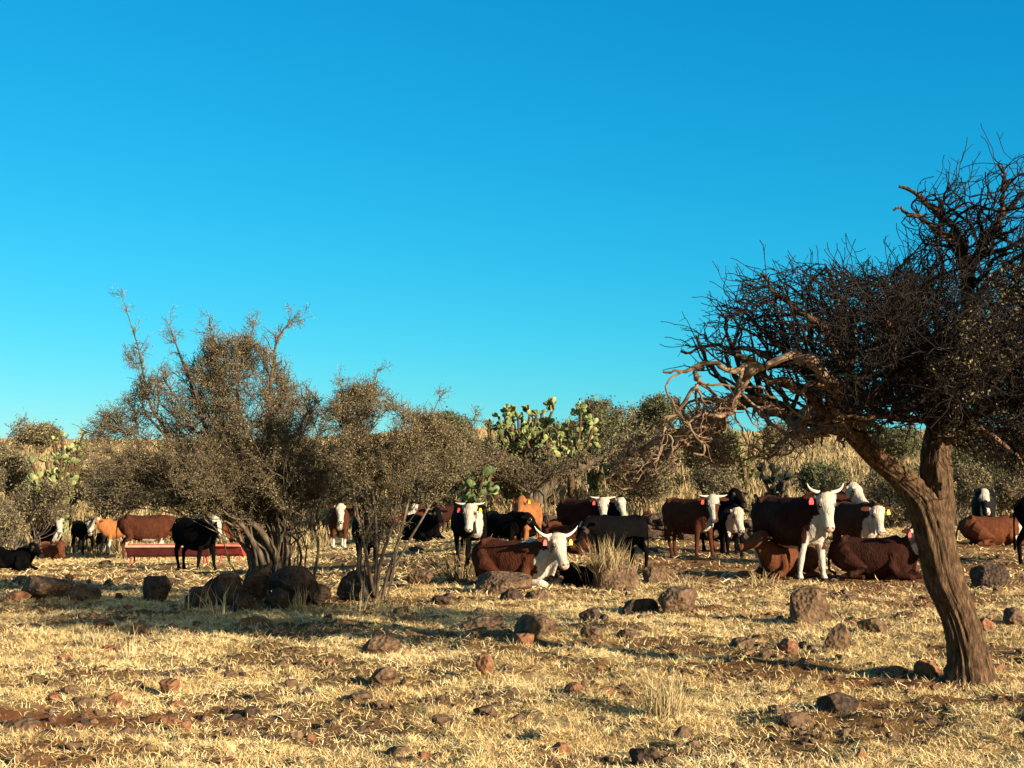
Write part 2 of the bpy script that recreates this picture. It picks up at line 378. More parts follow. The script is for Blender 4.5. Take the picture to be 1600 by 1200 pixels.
def hull_test(poly, Y0, dY, soft=.06):
    poly = np.array(poly, float)
    pc = poly * 1.0
    def f(p):
        # the crown's outline at its own distance, rounded off in depth
        dep = (p[:, 1] - Y0) / dY
        q = to_px(np.stack([p[:, 0] * Y0 / p[:, 1] * 1.0, np.full(len(p), Y0), CAMZ + (p[:, 2] - CAMZ) * Y0 / p[:, 1]], -1))
        c = poly.mean(0); s = np.sqrt(np.clip(1 - dep ** 2 * .55, .05, 1))[:, None]
        jt = np.random.default_rng(len(q)).normal(0, soft, (len(q), 1))
        return in_poly((q - c) / s * (1 + np.abs(jt)) + c, pc) & (np.abs(dep) < 1)
    return f
def wood_obj(name, groups, mat, parent, loc, smooth=True):
    """groups: list of (P,R,ns)"""
    V = []; Q = []; o = 0
    for p, r, ns in groups:
        if not len(p): continue
        v, q = tubes(np.asarray(p, float), np.asarray(r, float), ns); V.append(v); Q.append(q + o); o += len(v)
    V = np.concatenate(V) - np.array(loc)
    return mesh_np(name, V, np.concatenate(Q), mat, parent, smooth)
def leaves(rng, P_, per, size, jit, t0=.1):
    n0, K, _ = P_.shape
    pi = np.repeat(np.arange(n0), per); n = len(pi); t = rng.uniform(t0, 1, n) * (K - 1.001); i = t.astype(int); f = (t - i)[:, None]
    c = P_[pi, i] * (1 - f) + P_[pi, i + 1] * f + rng.normal(0, jit, (n, 3))
    a = unit(rng.normal(0, 1, (n, 3))); b = unit(np.cross(a, rng.normal(0, 1, (n, 3))))
    s = rng.uniform(size[0], size[1], n)[:, None]
    V = np.stack([c - a * s, c + b * s * .45, c + a * s, c - b * s * .45], 1).reshape(-1, 3)
    return V, (np.arange(n)[:, None] * 4 + np.arange(4)[None])
def jitter(rng, P_, amt):
    P_ = P_.copy(); K = len(P_); nz = rng.normal(0, amt, (K, 3)); nz[0] = 0
    nz[1:-1] = (nz[:-2] + nz[1:-1] + nz[2:]) / 2; return P_ + nz

# ================================================================== the big thorn tree on the right
rng = np.random.default_rng(11)
TY = 11.42
def L3(pts, K=24, jit=.02):
    return jitter(rng, resample([P(a, b, TY + c) for a, b, c in pts], K), jit)
tb = P(1522, 1064, TY); TB = (tb[0], TY, gz(tb[0], TY) - .08)
tree = empty('thorn_tree', TB, 'large bare thorn tree with a leaning furrowed trunk and tangled dark crown on the right', 'tree')
# trunk: dense tube with furrows
def trunk_tube(pts, widths, K, ns, seed, twist=1.5, amp=.12, freq=17):
    C_ = resample(pts, K); Rr = np.interp(np.linspace(0, 1, K), np.linspace(0, 1, len(widths)), widths)
    v, q = tubes(C_[None], Rr[None], ns)
    v = v.reshape(K, ns, 3); th = np.arange(ns) / ns
    s = np.concatenate([[0], np.cumsum(np.linalg.norm(np.diff(C_, axis=0), axis=1))])
    TH, S = np.meshgrid(th, s)
    a = 2 * math.pi * (TH + S * .06 * twist)
    cx_, cy_ = np.cos(a) * freq / 3, np.sin(a) * freq / 3
    rid = 1 - np.abs(2 * vn(cx_ + 9 + seed + .7 * fbm(S * 3, TH * 9, 3, 2), cy_ + S * 2.0, seed) - 1)
    rid2 = 1 - np.abs(2 * vn(cx_ * 2.6 + 9, cy_ * 2.6 + S * 5, seed + 5) - 1)
    big = fbm(np.cos(a) * 1.2 + 4, np.sin(a) * 1.2 + S * 1.1, seed + 9, 2) - .5
    k = 1 + amp * (rid * 1.5 + rid2 * .9 - 1.4) + .16 * big
    v = C_[:, None] + (v - C_[:, None]) * k[..., None]
    return v.reshape(-1, 3), q
def pw(px): return px / F * TY / 2      # pixel width -> radius
tv1, tq1 = trunk_tube([P(1520, 1095, TY), P(1516, 1062, TY), P(1512, 1020, TY), P(1497, 960, TY), P(1473, 900, TY), P(1461, 840, TY), P(1449, 800, TY), P(1428, 768, TY + .02), P(1398, 738, TY), P(1366, 712, TY - .05), P(1335, 680, TY - .1)],
    [pw(104), pw(78), pw(58), pw(52), pw(56), pw(56), pw(53), pw(40), pw(32), pw(30), pw(27)], 300, 96, 2)
tv2, tq2 = trunk_tube([P(1468, 850, TY + .04), P(1467, 800, TY + .04), P(1463, 755, TY + .06), P(1462, 710, TY + .1), P(1468, 660, TY + .15), P(1480, 600, TY + .2)],
    [pw(36), pw(46), pw(48), pw(44), pw(36), pw(26)], 160, 80, 7)
V = np.concatenate([tv1, tv2]) - np.array(TB)
mesh_np('trunk', V, np.concatenate([tq1, tq2 + len(tv1)]), M['bark'], tree, True)
limbs = [   # polyline (px,py,dY), start width px, end width px
 ([(1335, 680, -.1), (1315, 640, -.5), (1300, 600, -1.0), (1262, 568, -1.2), (1240, 553, -1.2)], 30, 13, 'd'),
 ([(1345, 690, -.1), (1330, 620, 0), (1325, 560, .1), (1333, 520, .1), (1330, 485, .1)], 26, 9, 'l'),
 ([(1350, 695, -.1), (1290, 655, .1), (1235, 648, .1), (1190, 632, .1), (1150, 625, .1)], 30, 20, 'l'),
 ([(1155, 626, .1), (1120, 655, .05), (1075, 672, 0), (1030, 690, -.05), (985, 712, -.1), (960, 722, -.1)], 17, 6, 'd'),
 ([(1240, 553, -1.2), (1185, 572, -1.25), (1140, 576, -1.3), (1085, 573, -1.3), (1032, 582, -1.3)], 13, 3, 'd'),
 ([(1180, 574, -1.25), (1160, 602, -1.2), (1125, 640, -1.1), (1085, 668, -1.0), (1050, 690, -.9)], 16, 7, 'd'),
 ([(1100, 575, -1.3), (1088, 598, -1.3), (1070, 628, -1.3), (1040, 655, -1.3), (1010, 665, -1.2)], 8, 3, 'd'),
 ([(1110, 655, .05), (1090, 680, .05), (1095, 706, .05), (1110, 720, .05), (1128, 718, .05)], 12, 5, 'l'),
 ([(1060, 690, -.05), (1035, 715, -.1), (1005, 733, -.15), (970, 747, -.2), (938, 758, -.2)], 13, 4, 'l'),
 ([(1330, 650, -.15), (1290, 660, -.4), (1255, 668, -.5), (1225, 685, -.6), (1205, 712, -.7)], 12, 4, 'd'),
 ([(1335, 680, -.1), (1300, 640, -.6), (1230, 600, -1.1), (1150, 560, -1.3)], 22, 6, 'l'),
 ([(1325, 640, 0), (1270, 590, .5), (1210, 530, .9), (1150, 480, 1.1)], 20, 5, 'l'),
 ([(1325, 580, 0), (1290, 520, -.1), (1240, 470, -.2), (1190, 430, -.2)], 14, 4, 'l'),
 ([(1325, 560, .1), (1310, 500, .3), (1300, 450, .4), (1290, 410, .5)], 12, 4, 'l'),
 ([(1345, 600, .1), (1380, 530, .2), (1400, 470, .3), (1400, 420, .3)], 15, 4, 'l'),
 ([(1480, 600, .2), (1450, 540, .2), (1420, 490, .1), (1390, 450, 0)], 20, 5, 'l'),
 ([(1480, 600, .2), (1500, 520, .3), (1510, 440, .3), (1500, 370, .3), (1450, 320, .3), (1410, 285, .3)], 28, 5, 'l'),
 ([(1508, 450, .3), (1540, 370, .1), (1570, 310, 0), (1560, 260, 0)], 17, 5, 'l'),
 ([(1510, 400, .3), (1470, 360, .1), (1430, 340, -.1), (1395, 325, -.1)], 13, 4, 'l'),
 ([(1475, 640, .15), (1540, 590, 0), (1620, 540, -.2), (1720, 470, -.3), (1820, 420, -.3)], 34, 7, 'l'),
 ([(1600, 550, -.2), (1650, 450, -.1), (1680, 350, 0), (1690, 280, 0)], 20, 5, 'l'),
 ([(1475, 650, .15), (1540, 640, -.6), (1600, 620, -1.1), (1680, 640, -1.5)], 24, 6, 'l'),
 ([(1475, 650, .15), (1520, 600, .8), (1560, 540, 1.4), (1600, 480, 1.9)], 24, 6, 'l'),
 ([(1470, 660, .15), (1430, 600, -.6), (1400, 560, -1.2), (1380, 500, -1.6)], 22, 5, 'l'),
 ([(1470, 660, .15), (1440, 590, .9), (1420, 520, 1.5), (1400, 460, 1.9)], 22, 5, 'l'),
 ([(1700, 480, -.3), (1790, 560, -.3), (1860, 640, -.3), (1900, 720, -.3)], 16, 5, 'l'),
 ([(1335, 680, -.1), (1280, 600, .3), (1200, 560, .6), (1120, 540, .8), (1060, 550, .8)], 16, 4, 'l'),
 ([(1330, 640, 0), (1400, 620, .8), (1450, 560, 1.2), (1480, 480, 1.4)], 16, 4, 'l'),
 ([(1330, 640, 0), (1380, 600, -.8), (1430, 560, -1.2), (1480, 540, -1.4)], 16, 4, 'l'),
 ([(1480, 640, .1), (1440, 640, .9), (1380, 650, 1.3), (1310, 660, 1.5)], 14, 4, 'l'),
 ([(1480, 650, .1), (1430, 660, -.8), (1370, 650, -1.2), (1300, 650, -1.3)], 14, 4, 'l'),
 ([(1480, 640, .1), (1540, 680, .8), (1600, 700, 1.2), (1680, 730, 1.4)], 14, 4, 'l'),
 ([(1480, 640, .1), (1530, 600, -.3), (1560, 500, -.4), (1600, 420, -.4)], 16, 4, 'l'),
 ([(1480, 690, .1), (1520, 670, -.2), (1560, 690, -.4), (1600, 730, -.5)], 14, 4, 'd'),
]
HUL = [(1045, 560), (1042, 535), (1080, 480), (1125, 440), (1180, 425), (1235, 405), (1300, 410), (1360, 425), (1420, 400), (1450, 375), (1430, 345), (1415, 325),
       (1430, 300), (1480, 275), (1520, 262), (1570, 250), (1620, 255), (1700, 245), (1800, 280), (1880, 340), (1930, 450), (1950, 600), (1940, 740), (1860, 770), (1700, 760),
       (1600, 750), (1530, 735), (1480, 705), (1420, 700), (1350, 690), (1290, 665), (1240, 630), (1190, 590), (1140, 570)]
ins = hull_test(HUL, TY, 2.4)
G1 = []; live = []; dead = []
for pts, w0, w1, kd in limbs:
    C_ = L3(pts, 24, .022); Rr = np.linspace(pw(w0), pw(w1), 24) * (1 + .15 * rng.normal(0, 1, 24).clip(-1, 1))
    wood_obj('limb', [(C_[None], Rr[None], 9)], M['deadwood' if kd == 'd' else 'bark'], tree, TB)
    (live if kd == 'l' else dead).append((C_, Rr))
LP = np.stack([c for c, r in live]); LR = np.stack([r for c, r in live])
ctr = np.array(P(1440, 700, TY))
def out_bias(k, up):
    def f(p):
        d = unit(p - ctr); d[:, 2] = np.abs(d[:, 2]) * .5; return d * k + np.array([0, 0, up])
    return f
def thin(a, lo, x0, x1):
    q = to_px(a[0][:, a[0].shape[1] // 2]); k = rng.random(len(q)) < (lo + (1 - lo) * sst(x0, x1, q[:, 0])) * (.5 + .5 * sst(330, 480, q[:, 1])); return a[0][k], a[1][k]
a1 = spawn(rng, LP, LR, 13, (.5, 1.4), 12, .85, .26, out_bias(.22, .03), .5, .12, 1, .006, ins)
a2 = spawn(rng, *a1, 4, (.35, .95), 10, .85, .27, out_bias(.2, .05), .6, .12, 1, .0042, ins)
a2 = thin(a2, .7, 1200, 1400)
b2 = spawn(rng, LP, LR, 16, (.3, .9), 10, .95, .26, out_bias(.15, .05), .3, .1, 1, .0042, ins)
a3 = spawn(rng, *a2, 5, (.14, .55), 8, .9, .22, out_bias(.22, .08), .6, .12, 1, .003)
b3 = spawn(rng, *b2, 4, (.14, .5), 8, .95, .22, out_bias(.2, .08), .6, .12, 1, .003)
a3 = thin(a3, .32, 1200, 1520); b3 = thin(b3, .34, 1220, 1500)
a4 = spawn(rng, *a3, 2, (.04, .16), 4, 1.1, .2, out_bias(.1, .03), .7, .1, .9, .0024)
wood_obj('crown', [(*a1, 6), (*a2, 5), (*b2, 5), (*a3, 4), (*b3, 4), (*a4, 3)], M['twig'], tree, TB)
print('TREE', len(a1[0]), len(a2[0]), len(a3[0]), len(a4[0]))
# gnarled dead side shoots under the crown
HD = [(930, 765), (960, 690), (1010, 640), (1070, 600), (1140, 600), (1250, 590), (1350, 640), (1420, 700), (1500, 700), (1560, 740), (1500, 790), (1430, 745), (1330, 745), (1220, 735), (1150, 735), (1060, 730), (990, 770)]
insd = hull_test(HD, TY, 1.7)
DP = np.stack([c for c, r in dead] + [c for c, r in live[:4]]); DR = np.stack([r for c, r in dead] + [r for c, r in live[:4]])
d1 = spawn(rng, DP, DR, 13, (.2, .75), 12, 1.0, .36, (0, 0, -.02), .5, .05, 1, .006, insd)
d2 = spawn(rng, *d1, 4, (.1, .3), 7, .9, .35, (0, 0, -.02), .65, .1, 1, .004, insd)
d3 = spawn(rng, *d2, 2, (.06, .18), 5, .9, .3, (0, 0, 0), .65, .1, 1, .003, insd)
wood_obj('dead_twig_tangle', [(d1[0], d1[1] * 1.35, 6), (*d2, 5), (*d3, 4)], M['deadwood'], tree, TB)
# drooping outer twigs on the right with small brown leaves
HR = [(1420, 560), (1480, 480), (1560, 400), (1640, 380), (1800, 420), (1900, 600), (1850, 790), (1600, 770), (1520, 745), (1450, 700)]
insr = hull_test(HR, TY, 2.4)
rp, rq = LP[14:], LR[14:]
e1 = spawn(rng, rp, rq, 22, (.4, 1.0), 8, .9, .22, (0, 0, -.06), .35, .2, 1, .005, insr)
e2 = spawn(rng, *e1, 6, (.25, .6), 7, .8, .22, (0, 0, -.08), .6, .2, 1, .0035, insr)
e3 = spawn(rng, *e2, 4, (.12, .35), 5, .8, .2, (0, 0, -.05), .6, .2, 1, .0025, insr)
wood_obj('crown', [(*e1, 5), (*e2, 4), (*e3, 3)], M['twig'], tree, TB)
lv, lq = leaves(rng, e3[0], 4, (.008, .02), .02)
tt = np.repeat(np.clip(rng.normal(.5, .25, len(lq)), 0, 1), 4)
mesh_np('foliage', lv - np.array(TB), lq, M['thorntree'], tree, attrs={'tint': tt})

# ================================================================== generic twiggy bush
def bush(name, label, cat, base, Y, poly, dY, nst, limb_extra=(), wood='bushwood', leaf='fineleaf', w0=.045, seed=1, n1=14, n2=6, n3=5, per=5, ls=(.012, .026), jit=.035,
         scale=1.0, group=None, lean=None, upb=.05, rmin=.003, stems=None):
    rng = np.random.default_rng(seed)
    b = P(base, 900, Y); bx = b[0]; bz = gz(bx, Y) - .05; B = np.array([bx, Y, bz])
    e = empty(name, tuple(B), label, cat, group)
    poly = np.array(poly, float); ins = hull_test(poly, Y, dY, .1)
    lo, hi = poly.min(0), poly.max(0); K = 16; LP = []; LR = []
    tries = 0
    while len(LP) < nst and tries < 4000:
        tries += 1
        q = rng.uniform(lo, hi); dy = rng.uniform(-dY, dY) * .8
        if tries % 2:
            pc = poly[poly[:, 1] < poly[:, 1].mean() + 10]; i_ = rng.integers(len(pc)); q = pc[i_] * (1 - .3 * rng.random()) + np.array([pc[:, 0].mean(), poly[:, 1].mean()]) * 0; q = pc[i_] + (poly.mean(0) - pc[i_]) * rng.uniform(.06, .3); dy *= .45
        T = np.array(P(q[0], q[1], Y)); T[1] += dy
        if not ins(T[None])[0]: continue
        r = rng.normal(0, 1, 3) * [.16, .12, 0] * scale
        mid = B + (T - B) * np.array([.50, .50, .52]) + np.array([0, 0, .08 * np.linalg.norm(T[:2] - B[:2])]) + rng.normal(0, .1, 3) * scale
        C_ = jitter(rng, resample([B + r, B + r * 1.3 + (mid - B) * np.array([.22, .22, .55]) + rng.normal(0, .05, 3) * scale, mid, T], K), .02 * scale)
        LP.append(C_); ww = w0 * rng.uniform(.5, 1.1); LR.append(np.linspace(ww, ww * .18, K))
    for pts, a, c in limb_extra:
        C_ = jitter(rng, resample([P(u, v, Y + dd) for u, v, dd in pts], K), .012 * scale); LP.append(C_); LR.append(np.linspace(a, c, K))
    LP = np.stack(LP); LR = np.stack(LR)
    wood_obj('trunk', [(LP, LR, 7)], M[wood], e, tuple(B))
    ub = lambda p: unit(p - (B + np.array([0, 0, .4 * scale]))) * .16 + np.array([0, 0, upb])
    c1 = spawn(rng, LP, LR, n1, (.35 * scale, 1.0 * scale), 8, .8, .22, ub, .5, .25, 1, rmin * 1.7, ins)
    c2 = spawn(rng, *c1, n2, (.2 * scale, .6 * scale), 7, .8, .22, ub, .6, .15, 1, rmin * 1.2, ins)
    c3 = spawn(rng, *c2, n3, (.08 * scale, .28 * scale), 5, .85, .22, ub, .6, .1, 1, rmin) if n3 else None
    ex = LP[nst:]; exr = LR[nst:]
    gl = [(*c1, 5), (*c2, 4)] + ([(*c3, 3)] if n3 else [])
    fol = [c2[0]] if not n3 else [np.concatenate([c3[0]])]
    if len(ex):        # spires keep their own short side twigs
        s1 = spawn(rng, ex, exr, 30, (.10 * scale, .42 * scale), 7, .8, .2, (0, 0, .06), .5, .35, 1, rmin)
        s2 = spawn(rng, *s1, 5, (.05 * scale, .18 * scale), 5, .9, .2, (0, 0, 0), .6, .1, 1, rmin * .8)
        gl += [(*s1, 4), (*s2, 3)]; fol.append(s2[0])
    wood_obj('crown', gl, M[wood], e, tuple(B))
    if per:
        V = []; Q = []; o = 0
        for f in fol:
            v, q = leaves(rng, f, per, ls, jit); V.append(v); Q.append(q + o); o += len(v)
        V = np.concatenate(V); Q = np.concatenate(Q)
        cc = V.reshape(-1, 4, 3).mean(1)
        tint = np.clip(rng.normal(.5, .22, len(Q)) + .5 * (fbm(cc[:, 0] * 2.2 / scale, cc[:, 2] * 2.2 / scale, seed, 3) - .5), 0, 1)
        mesh_np('foliage', V - B, Q, M[leaf], e, attrs={'tint': np.repeat(tint, 4)})
        print('BUSH', name, nst, len(c1[0]), len(c2[0]), len(Q))
    return e
# large thorn bush in front of the troughs
bush('thorn_bush', 'broad olive brown thorn bush with many crooked stems and a tall spiky top', 'bush', 432, 20.0,
     [(15, 790), (45, 745), (90, 700), (140, 650), (195, 618), (250, 570), (300, 560), (330, 515), (400, 520), (440, 545), (470, 580), (520, 640), (555, 650), (590, 700), (590, 780), (470, 798), (380, 796), (300, 792), (230, 800), (150, 812), (50, 815)],
     2.2, 40, [
     ([(425, 905, 0), (400, 800, 0), (375, 700, 0), (350, 600, .1), (335, 540, .1), (328, 498, .1)], .05, .006),
     ([(430, 905, 0), (425, 780, .2), (420, 660, .2), (430, 560, .2), (447, 515, .2), (470, 489, .2)], .05, .004),
     ([(420, 905, 0), (380, 790, .2), (330, 690, .3), (300, 600, .3), (280, 550, .3), (264, 508, .3)], .05, .004),
     ([(415, 905, 0), (330, 780, 0), (270, 690, 0), (232, 620, 0), (215, 540, 0), (190, 455, 0)], .045, .002),
     ([(265, 690, 0), (225, 640, 0), (222, 590, 0), (192, 545, 0)], .02, .002),
     ([(430, 905, 0), (400, 800, 0), (385, 700, .2), (370, 600, .1), (390, 545, .1), (395, 505, .1)], .04, .004),
     ([(440, 905, -.1), (425, 860, -.1), (395, 815, -.2), (365, 790, -.3), (330, 770, -.5), (300, 772, -.8)], .06, .02),
     ([(425, 910, -.1), (400, 855, -.2), (375, 820, -.3), (350, 800, -.4), (320, 790, -.6)], .05, .015),
     ([(440, 910, 0), (445, 860, 0), (450, 820, 0), (440, 770, 0), (455, 700, 0)], .065, .02),
     ([(430, 910, 0), (420, 860, .1), (425, 820, .2), (415, 770, .2), (400, 720, .2)], .06, .02),
     ([(262, 795, -.8), (280, 778, -.8), (300, 770, -.8), (330, 700, -.7)], .022, .01)],
     wood='bushwood', seed=21, n1=15, n2=6, n3=6, per=7, w0=.024, upb=-.02, ls=(.006, .0155), jit=.03)
bush('thorn_bush', 'smaller olive brown thorn bush beside the broad one with thin upright stems', 'bush', 588, 19.0,
     [(450, 690), (475, 640), (520, 615), (560, 595), (600, 605), (645, 640), (690, 655), (725, 680), (750, 705), (758, 745), (715, 762), (640, 745), (560, 745), (490, 765), (450, 740)],
     1.6, 4, [
     ([(585, 930, 0), (590, 840, 0), (580, 740, 0), (575, 650, 0), (590, 576, 0)], .025, .004),
     ([(598, 935, 0), (620, 850, 0), (650, 740, 0), (665, 670, 0), (692, 612, 0)], .025, .004),
     ([(585, 930, 0), (560, 820, 0), (540, 700, 0), (540, 640, 0), (525, 590, 0)], .025, .003),
     ([(592, 930, 0), (640, 840, 0), (690, 760, 0), (730, 680, 0), (742, 652, 0)], .022, .003),
     ([(588, 935, 0), (596, 880, 0), (612, 820, 0), (618, 790, 0), (612, 760, 0)], .03, .012),
     ([(575, 935, 0), (560, 880, 0), (575, 830, 0), (590, 790, 0), (585, 740, 0)], .03, .012)],
     seed=22, n1=26, n2=7, n3=6, per=9, w0=.013, upb=-.01, ls=(.006, .0155), jit=.03)
bush('thorn_bush', 'wispy brown thorn bush cut off by the left edge of the photo', 'bush', -40, 26.0,
     [(-160, 700), (-80, 660), (-30, 655), (5, 690), (12, 760), (0, 820), (-40, 840), (-140, 840)], 2.0, 12, [([(-40, 890, 0), (-20, 760, 0), (10, 690, 0), (40, 655, 0)], .02, .003)],
     seed=23, n1=9, n2=5, n3=4, per=3, ls=(.014, .03), leaf='brush')
# ================================================================== prickly pears
def nopal(label, base, Y, top, wpx, seed, arms=6, dark=0, group=None, trunk_h=.35, pad=.23, npads=200):
    """base (px), distance, top row, width in px"""
    rng = np.random.default_rng(seed)
    b = P(base, 700, Y); bz = gz(b[0], Y); B = np.array([b[0], Y, bz - .05])
    Ht = P(base, top, Y)[2] - bz; Wd = wpx / F * Y / 2
    e = empty('prickly_pear', tuple(B), label, 'cactus', group)
    K = 10; LP = []; LR = []
    for k in range(arms):
        a = 2 * math.pi * (k + rng.uniform(-.3, .3)) / arms
        rad = Wd * rng.uniform(.25, .8); T = B + np.array([math.cos(a) * rad, math.sin(a) * rad, Ht * rng.uniform(.55, .88)])
        mid = B + (T - B) * np.array([.35, .35, .5])
        C_ = jitter(rng, resample([B, B + np.array([0, 0, Ht * trunk_h * .7]), mid, T], K), .03)
        LP.append(C_); LR.append(np.linspace(.11, .05, K) * min(1, Ht / 2.5))
    LP = np.stack(LP); LR = np.stack(LR)
    wood_obj('trunk', [(LP, LR, 8)], M['bark'], e, tuple(B))
    # pads: flattened eggs chained end to end
    nu, nv = 8, 5
    th = np.arange(nu) / nu * 2 * math.pi; ph = np.linspace(0, math.pi, nv + 2)[1:-1]
    base_v = [(0, 0, 0)] + [(math.sin(p) * math.cos(t_) * .36 * (1 + .25 * (-math.cos(p))), math.sin(p) * math.sin(t_) * .075, .5 - .5 * math.cos(p)) for p in ph for t_ in th] + [(0, 0, 1)]
    base_v = np.array(base_v)
    tris = [(0, 1 + (k + 1) % nu, 1 + k) for k in range(nu)]; quads = []
    for r_ in range(nv - 1):
        for k in range(nu):
            a0 = 1 + r_ * nu; quads.append((a0 + k, a0 + (k + 1) % nu, a0 + nu + (k + 1) % nu, a0 + nu + k))
    a0 = 1 + (nv - 1) * nu; tris += [(a0 + k, a0 + (k + 1) % nu, len(base_v) - 1) for k in range(nu)]
    V = []; tint = []; front = []
    for C_ in LP:
        for i in range(3, K):
            front.append((C_[i], unit(C_[i] - C_[i - 1] + rng.normal(0, .5, 3) * .1)))
    cnt = 0; q = list(front); rng.shuffle(q)
    while q and cnt < npads:
        p, d = q.pop(0)
        for _ in range(rng.integers(3, 7)):
            dd = unit(np.asarray(d) * .5 + rng.normal(0, .65, 3) + np.array([0, 0, .35]))
            n_ = unit(np.cross(dd, rng.normal(0, 1, 3))); s_ = np.cross(n_, dd)
            L = pad * rng.uniform(.8, 1.3)
            v = p + (base_v[:, :1] * s_ + base_v[:, 1:2] * n_ + base_v[:, 2:] * dd) * L
            tipz = p + dd * L
            rel = (tipz - B) / np.array([Wd, Wd, Ht])
            if rel[0] ** 2 + rel[1] ** 2 > 1.15 or rel[2] > 1.03 or rel[2] < trunk_h * .6: continue
            V.append(v); tint.append(np.clip(rng.normal(.5 - dark, .2), 0, 1)); cnt += 1
            if rng.random() < .9: q.append((p + dd * L * .95, dd))
    n = len(V); V = np.concatenate(V) - B; o = (np.arange(n) * len(base_v))[:, None, None]
    mesh_np('cactus_pads', V, [(np.array(quads)[None] + o).reshape(-1, 4), (np.array(tris)[None] + o).reshape(-1, 3)], M['shadedpad' if dark > .4 else 'pad'], e, True, attrs={'tint': np.repeat(tint, len(base_v))})
    print('NOPAL', n, label)
    return e
nopal('tall green prickly pear tree standing against the sky above the red cows', 815, 56, 618, 135, 1, 17, -.1, npads=1300, trunk_h=.45)
nopal('tall prickly pear tree with a thick twisted trunk, right of the tallest cactus', 892, 55, 628, 112, 2, 14, -.1, npads=1000, trunk_h=.5)
nopal('dark broad prickly pear leaning left of the tallest cactus', 776, 55, 642, 60, 3, 8, .2, npads=300, trunk_h=.5)
nopal('broad green prickly pear low on the ridge between the two tall cactus trees', 852, 54, 672, 70, 15, 8, -.1, npads=300, trunk_h=.25)
nopal('yellow green prickly pear on the slope left of the drooping dead branches', 965, 58, 690, 80, 16, 8, -.12, npads=300, trunk_h=.2)
nopal('low yellow green prickly pear in the brush under the tallest cactus', 800, 52, 735, 90, 4, 8, npads=300, trunk_h=.2)
nopal('dark prickly pear with slim pale trunks behind the horned black and white cow', 742, 47, 705, 80, 5, 6, .3, npads=260, pad=.25, trunk_h=.45)
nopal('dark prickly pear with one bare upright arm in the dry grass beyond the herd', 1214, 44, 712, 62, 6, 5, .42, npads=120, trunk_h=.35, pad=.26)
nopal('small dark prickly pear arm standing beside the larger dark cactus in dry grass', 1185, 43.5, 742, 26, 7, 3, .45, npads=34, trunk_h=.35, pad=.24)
nopal('pale green prickly pear half hidden under the thorn tree branches', 1165, 60, 655, 90, 8, 6, npads=170, trunk_h=.25)
nopal('green prickly pear showing above the left shoulder of the broad thorn bush', 108, 56, 655, 85, 9, 11, -.1, npads=520, trunk_h=.35)
nopal('bright yellow green prickly pear at the left side of the broad thorn bush', 92, 49.5, 692, 105, 10, 12, -.15, npads=600, trunk_h=.2)
nopal('green prickly pear behind the narrow gap between the thorn bush and the tall cactus', 715, 62, 650, 60, 11, 7, npads=260, trunk_h=.3)
nopal('small green prickly pear on the slope right of the twisted cactus tree', 955, 62, 670, 70, 12, 8, npads=300, trunk_h=.3)
nopal('prickly pear on the ridge beside the rounded dark bush', 985, 75, 640, 50, 13, 5, .15, npads=100, trunk_h=.3)
nopal('green prickly pear seen low behind the twisted leaning trunk', 930, 57, 700, 50, 14, 4, npads=90, trunk_h=.2)

